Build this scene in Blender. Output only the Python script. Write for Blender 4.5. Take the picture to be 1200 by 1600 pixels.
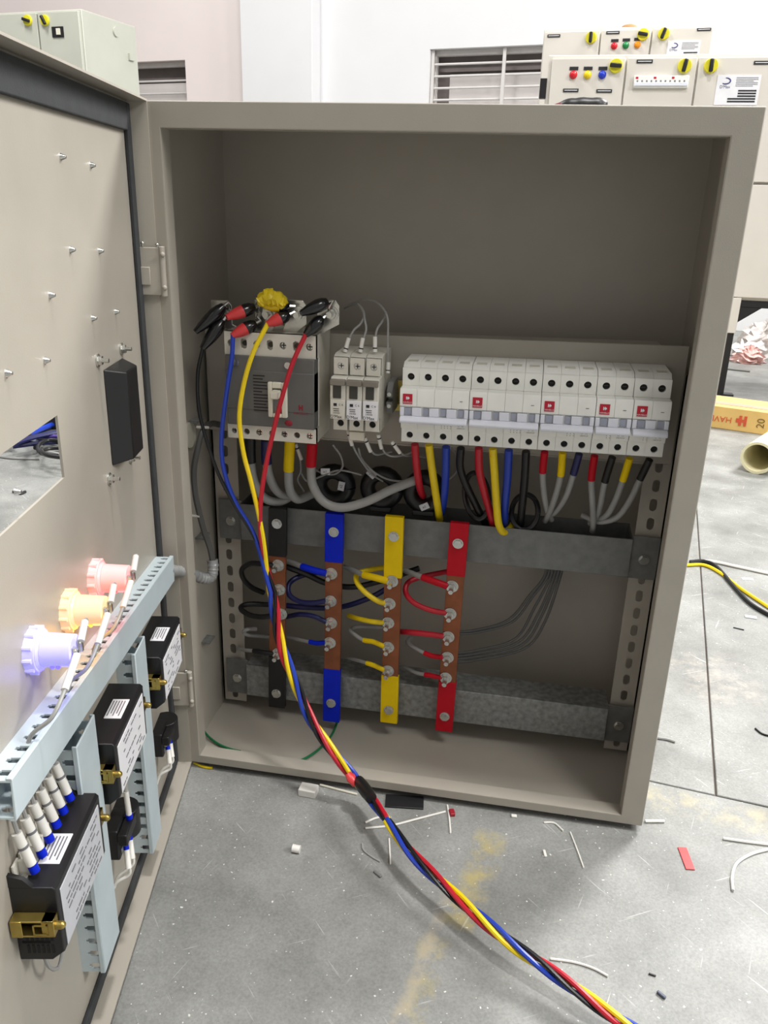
import bpy, math, random
from mathutils import Vector, Matrix
random.seed(7)
V = Vector
scene = bpy.context.scene
col = scene.collection
for o in list(bpy.data.objects): bpy.data.objects.remove(o)

# ------------------------------------------------------------------ camera
CAM = V((0.3395159, -0.7312443, 0.6087205))
YAW, PITCH, ROLL, FPX = -0.1697281, 0.3621024, 0.0290126, 1280.0
_f = V((math.sin(YAW)*math.cos(PITCH), math.cos(YAW)*math.cos(PITCH), -math.sin(PITCH)))
_r = V((math.cos(YAW), -math.sin(YAW), 0)); _u = _r.cross(_f)
_r2 = _r*math.cos(ROLL) + _u*math.sin(ROLL); _u2 = -_r*math.sin(ROLL) + _u*math.cos(ROLL)
cd = bpy.data.cameras.new('camera'); cam = bpy.data.objects.new('camera', cd); col.objects.link(cam)
cam.matrix_world = Matrix(((_r2.x,_u2.x,-_f.x,CAM.x),(_r2.y,_u2.y,-_f.y,CAM.y),(_r2.z,_u2.z,-_f.z,CAM.z),(0,0,0,1)))
cd.sensor_fit = 'VERTICAL'; cd.sensor_height = 36; cd.lens = FPX/1600*36
cd.clip_start = 0.01; cd.clip_end = 60
scene.camera = cam

# ------------------------------------------------------------------ light of the hall: inferred back-right source plus added fills
world = bpy.data.worlds.new('world'); scene.world = world; world.use_nodes = True
bg = world.node_tree.nodes['Background']; bg.inputs[0].default_value = (1.0, 0.985, 0.96, 1); bg.inputs[1].default_value = 0.41
def area(name, loc, target, size, power, colour=(1, .985, .96)):
    l = bpy.data.lights.new(name, 'AREA'); l.shape = 'DISK'; l.size = size; l.energy = power; l.color = colour
    o = bpy.data.objects.new(name, l); col.objects.link(o); o.location = loc
    o.rotation_euler = (V(target)-V(loc)).to_track_quat('-Z', 'Y').to_euler()
    return o
area('unseen_area_light', (2.3, 2.6, 3.4), (0.3, 0.0, 0), 1.1, 222)
area('unseen_area_light', (-2.2, 1.7, 4.2), (-1.5, 2.8, 0.0), 1.1, 130)  # added fill for the rear wall, left panel and floor behind the door
area('unseen_area_light', (3.6, -0.25, 2.9), (0.1, -0.2, 0.2), 1.1, 105)  # added side light, placed to brighten the door and spare the interior
area('unseen_area_light', (0.7, -0.13, 4.2), (0.5, -0.13, 0), 0.35, 88)  # added overhead light to lift the sill and the floor in front
area('unseen_area_light', (2.0, -1.7, 4.2), (0.2, 0, 0.3), 1.1, 48)  # added weak front fill that brightens the breakers
vs = scene.view_settings
vs.view_transform = 'Standard'; vs.look = 'None'; vs.gamma = 1; vs.exposure = 0.0; vs.use_curve_mapping = False

# ------------------------------------------------------------------ helpers
def ray(px, py): return _f + _r2*((px-600)/FPX) - _u2*((py-800)/FPX)
def at(px, py, y):
    d = ray(px, py); return CAM + d*((y-CAM.y)/d.y)
def az(px, py, z):
    d = ray(px, py); return CAM + d*((z-CAM.z)/d.z)
# door frame: u away from the hinge, n towards the inside of the enclosure
DA = math.radians(11.5); DO = V((-.002, 0, 0)); DU = V((math.sin(DA), -math.cos(DA), 0)); DN = V((math.cos(DA), math.sin(DA), 0)); ZZ = V((0, 0, 1))
def dw(u, n, z): return DO + DU*u + DN*n + ZZ*z
def dr(px, py, n):
    d = ray(px, py); t = ((DO-CAM).dot(DN)+n)/d.dot(DN); X = CAM + d*t
    return ((X-DO).dot(DU), X.z)
def wall_frame(y0, deg):
    th = math.radians(deg)
    return V((0, y0, 0)), V((math.cos(th), math.sin(th), 0)), V((-math.sin(th), math.cos(th), 0))

def lin(c):
    return tuple(((v/255)/12.92 if v/255 <= .04045 else ((v/255+.055)/1.055)**2.4) for v in c)
MATS = {}
def mat(name, rgb, rough=.5, metal=0, var=.06, scale=40, bump=0, bscale=400, emit=None, estr=0, spec=.5, trans=0, coat=0, alpha=1):
    if name in MATS: return MATS[name]
    m = bpy.data.materials.new(name); m.use_nodes = True; MATS[name] = m
    nt = m.node_tree; b = nt.nodes['Principled BSDF']; c = lin(rgb)
    b.inputs['Roughness'].default_value = rough; b.inputs['Metallic'].default_value = metal
    b.inputs['Specular IOR Level'].default_value = spec
    b.inputs['Transmission Weight'].default_value = trans; b.inputs['Coat Weight'].default_value = coat
    b.inputs['Alpha'].default_value = alpha
    geo = nt.nodes.new('ShaderNodeNewGeometry')
    nz = nt.nodes.new('ShaderNodeTexNoise'); nz.inputs['Scale'].default_value = scale; nz.inputs['Detail'].default_value = 4
    nt.links.new(geo.outputs['Position'], nz.inputs['Vector'])
    rp = nt.nodes.new('ShaderNodeValToRGB')
    rp.color_ramp.elements[0].position = .3; rp.color_ramp.elements[1].position = .7
    rp.color_ramp.elements[0].color = tuple(v*(1-var) for v in c)+(1,); rp.color_ramp.elements[1].color = tuple(min(1, v*(1+var)) for v in c)+(1,)
    nt.links.new(nz.outputs['Fac'], rp.inputs['Fac']); nt.links.new(rp.outputs['Color'], b.inputs['Base Color'])
    if bump:
        n2 = nt.nodes.new('ShaderNodeTexNoise'); n2.inputs['Scale'].default_value = bscale; n2.inputs['Detail'].default_value = 3
        nt.links.new(geo.outputs['Position'], n2.inputs['Vector'])
        bp = nt.nodes.new('ShaderNodeBump'); bp.inputs['Strength'].default_value = bump; bp.inputs['Distance'].default_value = .0006
        nt.links.new(n2.outputs['Fac'], bp.inputs['Height']); nt.links.new(bp.outputs['Normal'], b.inputs['Normal'])
    if emit:
        b.inputs['Emission Color'].default_value = lin(emit)+(1,); b.inputs['Emission Strength'].default_value = estr
    return m

PAINT = mat('beige_grey_powder_coat', (170, 164, 153), .38, 0, .03, 25, .12, 900)
PAINTB = mat('pale_panel_paint', (212, 207, 198), .45, 0, .03, 8)
GALV = mat('galvanised_steel', (140, 142, 140), .5, .5, .3, 160, .1, 300)
GALVD = mat('dull_zinc_steel', (118, 119, 117), .5, .5, .15, 90)
ZINC = mat('yellow_passivated_zinc', (196, 176, 98), .34, .8, .12, 60)
BRASS = mat('brass_clamp', (176, 154, 84), .3, .85, .12, 80)
STEEL = mat('bright_steel', (205, 205, 200), .25, .9, .08, 200)
COPPER = mat('copper_bar', (142, 84, 54), .5, .45, .2, 60)
WHITEP = mat('white_breaker_plastic', (238, 238, 232), .4, 0, .03, 60)
GREYP = mat('light_grey_breaker_plastic', (214, 211, 200), .45, 0, .04, 60)
CREAM = mat('cream_plastic', (226, 222, 206), .4, 0, .03, 60)
DGREY = mat('dark_grey_cover_plastic', (100, 100, 98), .5, 0, .05, 60)
MGREY = mat('mid_grey_plastic', (120, 121, 120), .5, 0, .05, 60)
BLUGREY = mat('blue_grey_toggle_plastic', (158, 162, 178), .35, 0, .05, 60)
LEVER = mat('lever_bar_plastic', (226, 228, 238), .22, 0, .02, 60, coat=.4)
BLACKP = mat('black_plastic', (24, 24, 26), .42, 0, .1, 60)
HOLE = mat('hole_shade_black', (10, 10, 10), .7, 0, .1, 60)  # near-black stands in for the shade inside holes, slots and vents
SCREWD = mat('dark_screw_steel', (70, 66, 60), .4, .7, .2, 200)
RUBBER = mat('black_foam_gasket', (50, 52, 54), .85, 0, .12, 90, .3, 700)
CABLE = {
 'red': mat('red_cable_insulation', (186, 28, 46), .35, 0, .05, 60),
 'yellow': mat('yellow_cable_insulation', (238, 208, 20), .35, 0, .05, 60),
 'blue': mat('blue_cable_insulation', (32, 62, 172), .35, 0, .05, 60),
 'navy': mat('navy_cable_insulation', (26, 30, 84), .4, 0, .05, 60),
 'black': mat('black_cable_insulation', (20, 20, 22), .35, 0, .05, 60),
 'grey': mat('grey_cable_insulation', (152, 152, 150), .4, 0, .05, 60),
 'green': mat('green_cable_insulation', (14, 110, 62), .4, 0, .05, 60),
 'white': mat('white_cable_insulation', (228, 226, 220), .4, 0, .03, 60),
 'purple': mat('violet_wire_insulation', (70, 50, 130), .4, 0, .05, 60)}
SLEEVE = {
 'red': mat('red_heat_shrink', (184, 14, 34), .45, 0, .05, 60, spec=.2),
 'yellow': mat('yellow_heat_shrink', (232, 198, 6), .45, 0, .05, 60, spec=.2),
 'blue': mat('blue_heat_shrink', (4, 36, 196), .45, 0, .05, 60, spec=.2),
 'black': mat('black_heat_shrink', (14, 14, 16), .45, 0, .05, 60)}
REDLBL = mat('red_label_print', (186, 16, 46), .5, 0, .02, 60)
WHITEL = mat('white_label', (232, 232, 236), .5, 0, .02, 60)
GREYL = mat('silver_grey_label', (196, 198, 204), .4, 0, .04, 90)
INK = mat('black_ink', (28, 28, 32), .6, 0, .05, 60)
INKG = mat('grey_ink', (112, 112, 116), .6, 0, .05, 60)
INKR = mat('dark_red_ink', (140, 30, 44), .6, 0, .05, 60)
DUCT = mat('pale_grey_duct_plastic', (188, 201, 206), .4, 0, .04, 40)
RBOOT = mat('red_clip_boot', (206, 60, 62), .35, 0, .06, 60)
BBOOT = mat('black_clip_boot', (22, 22, 24), .22, 0, .06, 60, coat=.3)
TAPEY = mat('yellow_electrical_tape', (216, 190, 22), .4, 0, .1, 60)
TAPEB = mat('black_electrical_tape', (22, 22, 24), .4, 0, .1, 60)

MW = {}                                  # world matrix of each parent
def thing(name, label, cat, loc, group=None):
    o = bpy.data.objects.new(name, None); col.objects.link(o); o.location = V(loc); o.empty_display_size = .01
    o['label'] = label; o['category'] = cat
    if group: o['group'] = group
    MW[o] = Matrix.Translation(V(loc)); return o
def tag(o, label, cat, group=None, kind=None):
    if label: o['label'] = label
    if cat: o['category'] = cat
    if group: o['group'] = group
    if kind: o['kind'] = kind
    return o

class Fr:                                # local frame -> world
    def __init__(s, o, ex=(1,0,0), ey=(0,1,0), ez=(0,0,1)): s.o = V(o); s.x = V(ex); s.y = V(ey); s.z = V(ez)
    def __call__(s, a, b, c): return s.o + s.x*a + s.y*b + s.z*c
ID = Fr((0,0,0))
DOOR = Fr(DO, DU, DN, ZZ)                # (u, n, z)

def smooth_path(pts, sub=8):
    pts = [V(p) for p in pts]
    if len(pts) < 3: return pts
    P = [pts[0]*2-pts[1]] + pts + [pts[-1]*2-pts[-2]]
    out = []
    for i in range(1, len(P)-2):
        a, b, c, d = P[i-1], P[i], P[i+1], P[i+2]
        for k in range(sub):
            t = k/sub
            out.append(.5*((2*b)+(-a+c)*t+(2*a-5*b+4*c-d)*t*t+(-a+3*b-3*c+d)*t**3))
    out.append(pts[-1]); return out

class MB:
    def __init__(s, fr=ID): s.v = []; s.f = []; s.fr = fr
    def add(s, vs, fs):
        n = len(s.v); s.v += [s.fr(*p) for p in vs]; s.f += [[i+n for i in f] for f in fs]; return s
    def raw(s, vs, fs):
        n = len(s.v); s.v += [V(p) for p in vs]; s.f += [[i+n for i in f] for f in fs]; return s
    def box(s, x0, x1, y0, y1, z0, z1):
        return s.add([(x0,y0,z0),(x1,y0,z0),(x1,y1,z0),(x0,y1,z0),(x0,y0,z1),(x1,y0,z1),(x1,y1,z1),(x0,y1,z1)],
                     [(0,3,2,1),(4,5,6,7),(0,1,5,4),(1,2,6,5),(2,3,7,6),(3,0,4,7)])
    def prism(s, poly, a, b, axis='x'):
        f = {'x': lambda t, p: (t, p[0], p[1]), 'y': lambda t, p: (p[0], t, p[1]), 'z': lambda t, p: (p[0], p[1], t)}[axis]
        n = len(poly)
        return s.add([f(a, p) for p in poly]+[f(b, p) for p in poly],
                     [tuple(range(n)), tuple(range(2*n-1, n-1, -1))]+[(i, n+i, n+(i+1) % n, (i+1) % n) for i in range(n)])
    def cone(s, p0, p1, r0, r1, n=14, caps=True, local=True):
        p0 = s.fr(*p0) if local else V(p0); p1 = s.fr(*p1) if local else V(p1)
        return s.tube_r([p0, p1], [r0, r1], n, caps)
    def cyl(s, p0, p1, r, n=14, local=True): return s.cone(p0, p1, r, r, n, True, local)
    def tube_r(s, pts, rs, n=10, caps=True, flat=None):
        pts = [V(p) for p in pts]; base = len(s.v); m = len(pts)
        prev = None
        for i, p in enumerate(pts):
            t = (pts[min(i+1, m-1)]-pts[max(i-1, 0)])
            if t.length < 1e-9: t = V((0, 0, 1))
            t.normalize()
            if prev is None:
                h = V((0, 0, 1)) if abs(t.z) < .9 else V((0, 1, 0))
                a = t.cross(h).normalized()
            else:
                a = (prev - t*prev.dot(t)); a = a.normalized() if a.length > 1e-6 else t.orthogonal().normalized()
            prev = a; b = t.cross(a)
            for k in range(n):
                w = 2*math.pi*k/n
                s.v.append(p + a*(rs[i]*math.cos(w)) + b*(rs[i]*math.sin(w)*(flat or 1)))
        for i in range(m-1):
            for k in range(n):
                k2 = (k+1) % n
                s.f.append([base+i*n+k, base+i*n+k2, base+(i+1)*n+k2, base+(i+1)*n+k])
        if caps:
            s.f.append([base+k for k in range(n-1, -1, -1)]); s.f.append([base+(m-1)*n+k for k in range(n)])
        return s
    def tube(s, pts, r, n=10, sub=8):
        p = smooth_path(pts, sub); return s.tube_r(p, [r]*len(p), n)
    def hexa(s, p0, p1, r): return s.cone(p0, p1, r, r, 6)
    def cell(s, x0, x1, z0, z1, hw, hh, y, t, rim=True, back=True):
        # plate cell in the local x-z plane at depth y with an obround hole, thickness t
        xc, zc = (x0+x1)/2, (z0+z1)/2; sq = [(1,0),(1,.5),(1,1),(.5,1),(0,1),(-.5,1),(-1,1),(-1,.5),(-1,0),(-1,-.5),(-1,-1),(-.5,-1),(0,-1),(.5,-1),(1,-1),(1,-.5)]
        r = min(hw, hh); inn = []
        for k in range(16):
            w = 2*math.pi*k/16; cx, cz = r*math.cos(w), r*math.sin(w)
            if hh > hw: cz += (hh-hw)*(1 if math.sin(w) > 1e-6 else -1 if math.sin(w) < -1e-6 else 0)
            if hw > hh: cx += (hw-hh)*(1 if math.cos(w) > 1e-6 else -1 if math.cos(w) < -1e-6 else 0)
            inn.append((xc+cx, zc+cz))
        out = [(xc+a*(x1-x0)/2, zc+b*(z1-z0)/2) for a, b in sq]
        vs = [(p[0], y, p[1]) for p in out]+[(p[0], y, p[1]) for p in inn]+[(p[0], y+t, p[1]) for p in inn]+[(p[0], y+t, p[1]) for p in out]
        fs = []
        for k in range(16):
            j = (k+1) % 16
            fs += [(k, 16+k, 16+j, j)[::-1], (16+k, 32+k, 32+j, 16+j)[::-1]]
            if back: fs.append((32+k, 48+k, 48+j, 32+j)[::-1])
        return s.add(vs, fs)
    def ball(s, c, r, sc=(1,1,1), n=12, m=8):
        vs = []; fs = []
        for i in range(m+1):
            th = math.pi*i/m
            for k in range(n):
                w = 2*math.pi*k/n
                vs.append((c[0]+r*sc[0]*math.sin(th)*math.cos(w), c[1]+r*sc[1]*math.sin(th)*math.sin(w), c[2]+r*sc[2]*math.cos(th)))
        for i in range(m):
            for k in range(n):
                k2 = (k+1) % n; fs.append((i*n+k, (i+1)*n+k, (i+1)*n+k2, i*n+k2))
        return s.add(vs, fs)
    def ring(s, o, i, y0, y1):
        # one sheet with a rectangular hole, in local x-z, from depth y0 to y1; o and i are (x0, x1, z0, z1)
        q = lambda r: [(r[0], r[2]), (r[1], r[2]), (r[1], r[3]), (r[0], r[3])]
        vs = [(x, y, z) for y in (y0, y1) for r in (o, i) for x, z in q(r)]; fs = []
        for k in range(4):
            j = (k+1) % 4
            fs += [(k, j, 4+j, 4+k), (8+k, 12+k, 12+j, 8+j), (k, 8+k, 8+j, j), (4+k, 4+j, 12+j, 12+k)]
        return s.add(vs, fs)
    def build(s, name, m, parent=None, bevel=0, smooth=True, seg=2):
        me = bpy.data.meshes.new(name)
        if parent is not None:
            M = MW[parent].inverted(); vs = [M @ p for p in s.v]; loc = None
        else:
            xs = [p.x for p in s.v]; ys = [p.y for p in s.v]; zs = [p.z for p in s.v]
            loc = V(((min(xs)+max(xs))/2, (min(ys)+max(ys))/2, min(zs))); vs = [p-loc for p in s.v]
        me.from_pydata([tuple(p) for p in vs], [], s.f); me.update()
        me.materials.append(m)
        if smooth:
            me.shade_smooth(); me.set_sharp_from_angle(angle=math.radians(38))
        o = bpy.data.objects.new(name, me); col.objects.link(o)
        if parent is not None:
            o.parent = parent; MW[o] = MW[parent].copy()
        else:
            o.location = loc; MW[o] = Matrix.Translation(loc)
        if bevel:
            b = o.modifiers.new('bevel', 'BEVEL'); b.width = bevel; b.segments = seg; b.limit_method = 'ANGLE'; b.angle_limit = math.radians(50)
        return o

TXT = {}
def text_geo(sx):
    if sx not in TXT:
        cu = bpy.data.curves.new('t', 'FONT'); cu.body = sx; cu.size = 1; cu.align_x = 'CENTER'; cu.align_y = 'CENTER'; cu.resolution_u = 3
        o = bpy.data.objects.new('t', cu); col.objects.link(o)
        bpy.context.view_layer.update()
        me = bpy.data.meshes.new_from_object(o.evaluated_get(bpy.context.evaluated_depsgraph_get()))
        TXT[sx] = ([tuple(v.co) for v in me.vertices], [tuple(p.vertices) for p in me.polygons])
        bpy.data.objects.remove(o); bpy.data.curves.remove(cu); bpy.data.meshes.remove(me)
    return TXT[sx]
for _t in ('HAVELLS', 'C 40', '240/415V', "D'Max", 'C 6', '230/400', '1P', 'D 40', '100A MCCB', 'x1', 'x2', 'y1', '20', 'H'): text_geo(_t)
def text(mb, sx, c, right, up, size, cond=1):
    vs, fs = text_geo(sx); c = V(c); right = V(right).normalized(); up = V(up).normalized()
    mb.raw([c+right*(v[0]*size*cond)+up*(v[1]*size) for v in vs], fs); return mb

def wire(name, mtl, label, pts, r, group=None, cat='wire', n=8, sub=8):
    o = MB().tube(pts, r, n, sub).build(name, mtl); return tag(o, label, cat, group)
def P(*a):                                # pixel path with depths -> world points
    return [at(x, y, d) for x, y, d in a]

# ------------------------------------------------------------------ the setting
ZF = -.008                                # floor level; the enclosure stands on small feet
H = .6842; X0, X1 = -.010, .5; DEP = .195
def floor_material():
    m = bpy.data.materials.new('worn_concrete_floor'); m.use_nodes = True; nt = m.node_tree; b = nt.nodes['Principled BSDF']
    N = nt.nodes.new; L = nt.links.new
    geo = N('ShaderNodeNewGeometry')
    def noise(sc, det=6, rough=.6, vec=None):
        n = N('ShaderNodeTexNoise'); n.inputs['Scale'].default_value = sc; n.inputs['Detail'].default_value = det; n.inputs['Roughness'].default_value = rough
        L(vec or geo.outputs['Position'], n.inputs['Vector']); return n.outputs['Fac']
    def ramp(fac, stops):
        r = N('ShaderNodeValToRGB'); e = r.color_ramp.elements
        e[0].position, e[0].color = stops[0][0], stops[0][1]; e[1].position, e[1].color = stops[-1][0], stops[-1][1]
        for p, c in stops[1:-1]:
            k = e.new(p); k.color = c
        L(fac, r.inputs['Fac']); return r.outputs['Color']
    def mix(f, a, c2, mode='MIX'):
        x = N('ShaderNodeMix'); x.data_type = 'RGBA'; x.blend_type = mode
        if isinstance(f, float): x.inputs[0].default_value = f
        else: L(f, x.inputs[0])
        for sock, val in ((x.inputs[6], a), (x.inputs[7], c2)):
            if isinstance(val, tuple): sock.default_value = val
            else: L(val, sock)
        return x.outputs[2]
    def math_(op, a, c2=None):
        x = N('ShaderNodeMath'); x.operation = op; x.use_clamp = False
        for i, val in enumerate((a, c2)):
            if val is None: continue
            if isinstance(val, (int, float)): x.inputs[i].default_value = val
            else: L(val, x.inputs[i])
        return x.outputs[0]
    g = lambda v, t=0: lin((v, v+1, v-2+t))+(1,)
    base = ramp(noise(9), [(.3, g(118)), (.5, g(138)), (.72, g(158))])
    fine = ramp(noise(420, 3), [(.3, (.72, .72, .72, 1)), (.6, (1, 1, 1, 1)), (.75, (1.12, 1.12, 1.12, 1))])
    c = mix(.75, base, fine, 'MULTIPLY')
    # thin pale scratches: stretched noise in two directions
    for ang, thr in ((.5, .735), (-.75, .73), (1.25, .74), (2.3, .74)):
        mp = N('ShaderNodeMapping'); mp.vector_type = 'TEXTURE'; mp.inputs['Rotation'].default_value = (0, 0, ang); mp.inputs['Scale'].default_value = (1/12, 1/240, 1)
        L(geo.outputs['Position'], mp.inputs['Vector'])
        s = ramp(noise(1.0, 2, .5, mp.outputs['Vector']), [(thr-.03, (0, 0, 0, 1)), (thr+.02, (.5, .5, .5, 1))])
        c = mix(s, c, lin((206, 206, 202))+(1,))
    specks = ramp(noise(260, 1, .4), [(.745, (0, 0, 0, 1)), (.76, (1, 1, 1, 1))])
    c = mix(specks, c, lin((214, 214, 208))+(1,))
    sep = N('ShaderNodeSeparateXYZ'); L(geo.outputs['Position'], sep.inputs[0])
    def paint(ax, ay, bx, by, w, colour, thr, amt):
        # worn strip of old marking paint lying along a line on the floor
        d = V((bx-ax, by-ay)); ln = d.length; d.normalize()
        px = math_('SUBTRACT', sep.outputs[0], ax); py = math_('SUBTRACT', sep.outputs[1], ay)
        along = math_('ADD', math_('MULTIPLY', px, d.x), math_('MULTIPLY', py, d.y))
        across = math_('ABSOLUTE', math_('SUBTRACT', math_('MULTIPLY', px, d.y), math_('MULTIPLY', py, d.x)))
        def cl(x):
            k = N('ShaderNodeMath'); k.operation = 'MULTIPLY'; k.use_clamp = True; L(x, k.inputs[0]); k.inputs[1].default_value = 1/(w*.7); return k.outputs[0]
        inside = math_('MULTIPLY', math_('MULTIPLY', cl(math_('SUBTRACT', math_('ADD', math_('MULTIPLY', noise(26, 4), w*1.5), w*.55), across)), cl(along)), cl(math_('SUBTRACT', ln, along)))
        worn = ramp(noise(46, 7, .7), [(thr, (0, 0, 0, 1)), (thr+.2, (amt, amt, amt, 1))])
        return mix(math_('MULTIPLY', inside, worn), c, lin(colour)+(1,))
    c = paint(.350, -.03, .318, -.165, .015, (188, 170, 92), .40, .55)
    c = paint(.305, -.17, .285, -.30, .012, (186, 170, 98), .47, .45)
    c = paint(.50, .062, .68, .035, .020, (196, 184, 140), .42, .38)
    c = paint(.655, .26, .62, .42, .05, (196, 186, 176), .42, .35)
    c = paint(.27, -.33, .31, -.12, .006, (176, 166, 150), .40, .5)
    L(c, b.inputs['Base Color'])
    rr = N('ShaderNodeMapRange'); rr.inputs[3].default_value = .34; rr.inputs[4].default_value = .6; L(noise(14), rr.inputs[0]); L(rr.outputs[0], b.inputs['Roughness'])
    bp = N('ShaderNodeBump'); bp.inputs['Strength'].default_value = .25; bp.inputs['Distance'].default_value = .0006
    L(noise(300, 4), bp.inputs['Height']); L(bp.outputs['Normal'], b.inputs['Normal'])
    return m
FLOORM = floor_material()
JOINT = mat('floor_joint_mortar', (128, 116, 108), .9, 0, .15, 90)
fl = MB().box(-7, 7, -5, 7, ZF-.06, ZF-.004).build('floor', JOINT); tag(fl, 'grey worn concrete floor with joints and yellow paint', None, kind='structure')
FA = math.radians(-8.2); fex = V((math.cos(FA), math.sin(FA), 0)); fey = V((-math.sin(FA), math.cos(FA), 0))
J = V((.5905, .0785, 0))                  # where the two visible joints meet
SF = Fr(J, fex, fey, ZZ); gp = .0010
rows = [(-2.4, 0, (-5.0, -2.6, -.2+1.9, 4.1)), (0, 2.4, (-4.8, -2.4, 0, 2.4, 4.8)), (2.4, 4.8, (-5.4, -3.0, -.6, 1.8, 4.2)), (-4.8, -2.4, (-3.6, -1.2, 1.2, 3.6))]
for b0, b1, xs in rows:
    for a0, a1 in zip(xs, xs[1:]):
        MB(SF).box(a0+gp, a1-gp, b0+gp, b1-gp, ZF-.02, ZF).build('slab', FLOORM, fl, bevel=.0012)

WALLM = mat('white_plaster_wall', (224, 224, 226), .8, 0, .02, 3)
WALLP = mat('pinkish_white_plaster', (232, 221, 219), .8, 0, .02, 3)
wo, wx, wy = wall_frame(4.5, -13)
def wl(px, py, fr=(wo, wx, wy)):
    d = ray(px, py); t = (fr[0]-CAM).dot(fr[2])/d.dot(fr[2]); X = CAM + d*t
    return ((X-fr[0]).dot(fr[1]), X.z)
WF = Fr(wo, wx, wy, ZZ)
ra = wl(672, 77)[0]; rb = ra+1.0; la = wl(289, 93)[0]-.78; lb = wl(289, 93)[0]; wt = 1.437; wb = .78
pa, pb = wl(390, 100)[0], wl(500, 100)[0]
mb = MB(WF)
for s0, s1 in ((-7, la), (lb, pa-.02)): mb.box(s0, s1, 0, .2, ZF-.004, 4.6)
mb.box(la, lb, 0, .2, ZF-.004, wb).box(la, lb, 0, .2, wt, 4.6)
wleft = mb.build('wall_back', WALLP); tag(wleft, 'pinkish white plastered hall wall with a window opening', None, kind='structure')
mb = MB(WF)
for s0, s1 in ((pa-.02, ra), (rb, 7)): mb.box(s0, s1, 0, .2, ZF-.004, 4.6)
mb.box(ra, rb, 0, .2, ZF-.004, wb).box(ra, rb, 0, .2, wt, 4.6)
o = mb.build('wall_back_right', WALLM); tag(o, 'white plastered hall wall with barred window', None, kind='structure')
o = MB(WF).box(pa, pb, -.10, .02, ZF-.004, 4.6).build('trim_1', WALLM, bevel=.006); tag(o, 'white square pillar standing out of the wall', None, kind='structure')
GRILLE = mat('white_window_grille', (206, 202, 200), .5, 0, .04, 30)
WDARK = mat('dark_window_reveal', (122, 114, 112), .7, 0, .1, 10)
PANE = mat('frosted_window_pane', (214, 208, 206), .25, 0, .06, 5)
def window(name, s0, s1, label, bars, vbars, pane_s0):
    fr = MB(WF)
    fr.box(s0, s1, .05, .09, wt-.03, wt).box(s0, s1, .05, .09, wb, wb+.03).box(s0, s0+.025, .05, .09, wb, wt).box(s1-.025, s1, .05, .09, wb, wt)
    w = fr.build(name, GRILLE, bevel=.003); tag(w, label, None, kind='structure')
    MB(WF).box(s0-.0, s1, .14, .16, wb, wt).build('back_board', WDARK, w)
    MB(WF).box(pane_s0, s1-.03, .125, .135, wb+.03, wt-.115).build('pane', PANE, w, bevel=.002)
    for z in bars: MB(WF).cyl((s0, .035, z), (s1, .035, z), .0065, 8).build('bar', GRILLE, w)
    for sx in vbars: MB(WF).box(sx-.009, sx+.009, .02, .03, wb, wt).build('upright', GRILLE, w)
    MB(WF).box(s0+.03, s1-.03, .11, .12, wt-.105, wt-.085).build('rail', WDARK, w)
    return w
window('window_1', ra, rb, 'barred window with white horizontal grille in the white wall', [wt-.075-.062*k for k in range(9)], [wl(787, 80)[0], ra+.012], ra+.085)
window('window_2', la, lb, 'small barred window in the pinkish wall beside the cabinet', [wt-.115-.075*k for k in range(7)], [la+.12], la+.1)

# ------------------------------------------------------------------ the enclosure
enc = thing('electrical_enclosure', 'open beige-grey steel electrical enclosure standing on the concrete floor', 'cabinet', ((X0+X1)/2, 0, ZF))
t = .0018
mb = MB()
mb.box(X0, X0+t, .0015, DEP, 0, H).box(X1-t, X1, .0015, DEP, 0, H)
mb.box(X0+t, X1-t, .0015, DEP, 0, t).box(X0+t, X1-t, .0015, DEP, H-t, H)
mb.box(X0+t, X1-t, DEP-t, DEP, t, H-t)
shell = mb.build('shell', PAINT, enc)
ox0, ox1, oz0, oz1 = .0085, .4775, .0100, .6630
mb = MB()
mb.ring((X0, X1, 0, H), (ox0, ox1, oz0, oz1), 0, .0018)
mb.build('front_frame', PAINT, enc, bevel=.0014)
mb = MB()                                  # folded inner lips of the opening
lp = .018
mb.box(ox0-.0012, ox0, .0004, lp, oz0, oz1).box(ox1, ox1+.0012, .0004, lp, oz0, oz1).box(ox0, ox1, .0004, lp, oz0-.0012, oz0).box(ox0, ox1, .0004, lp, oz1, oz1+.0012)
mb.build('frame_lip', PAINT, enc)
for x in (X0+.03, X1-.03):
    for y in (.03, DEP-.03):
        MB().cyl((x, y, ZF), (x, y, .0004), .011, 14).build('foot', BLACKP, enc)
# perforated mounting angles
def angle(xa, xb, za, zb, side):
    mb = MB(); pitch = .0212; n = int((zb-za)/pitch); xm = (xa+xb)/2
    for k in range(n):
        z0 = za+k*pitch
        mb.cell(xa+.002, xb-.002, z0, z0+pitch, .0038, .0068, .112, .0016)
    mb.box(xa, xa+.002, .112, .1136, za, za+n*pitch).box(xb-.002, xb, .112, .1136, za, za+n*pitch)
    xw = xa if side < 0 else xb
    mb.box(min(xw, xw-side*.0016), max(xw, xw-side*.0016), .112, .150, za, za+n*pitch)
    mb.build('mounting_angle', PAINT, enc)
angle(-.004, .0255, .012, .46, -1)
angle(.4665, .4945, .012, .46, 1)
# small welded lugs on the side wall
for z in (.385, .252, .12): MB().box(X0+t, X0+.012, .06, .078, z, z+.002).build('side_lug', GALV, enc)
MB().cyl((X0+t, .06, .372), (X0+.004, .06, .372), .014, 18).build('hole_plug', CREAM, enc)
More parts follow.
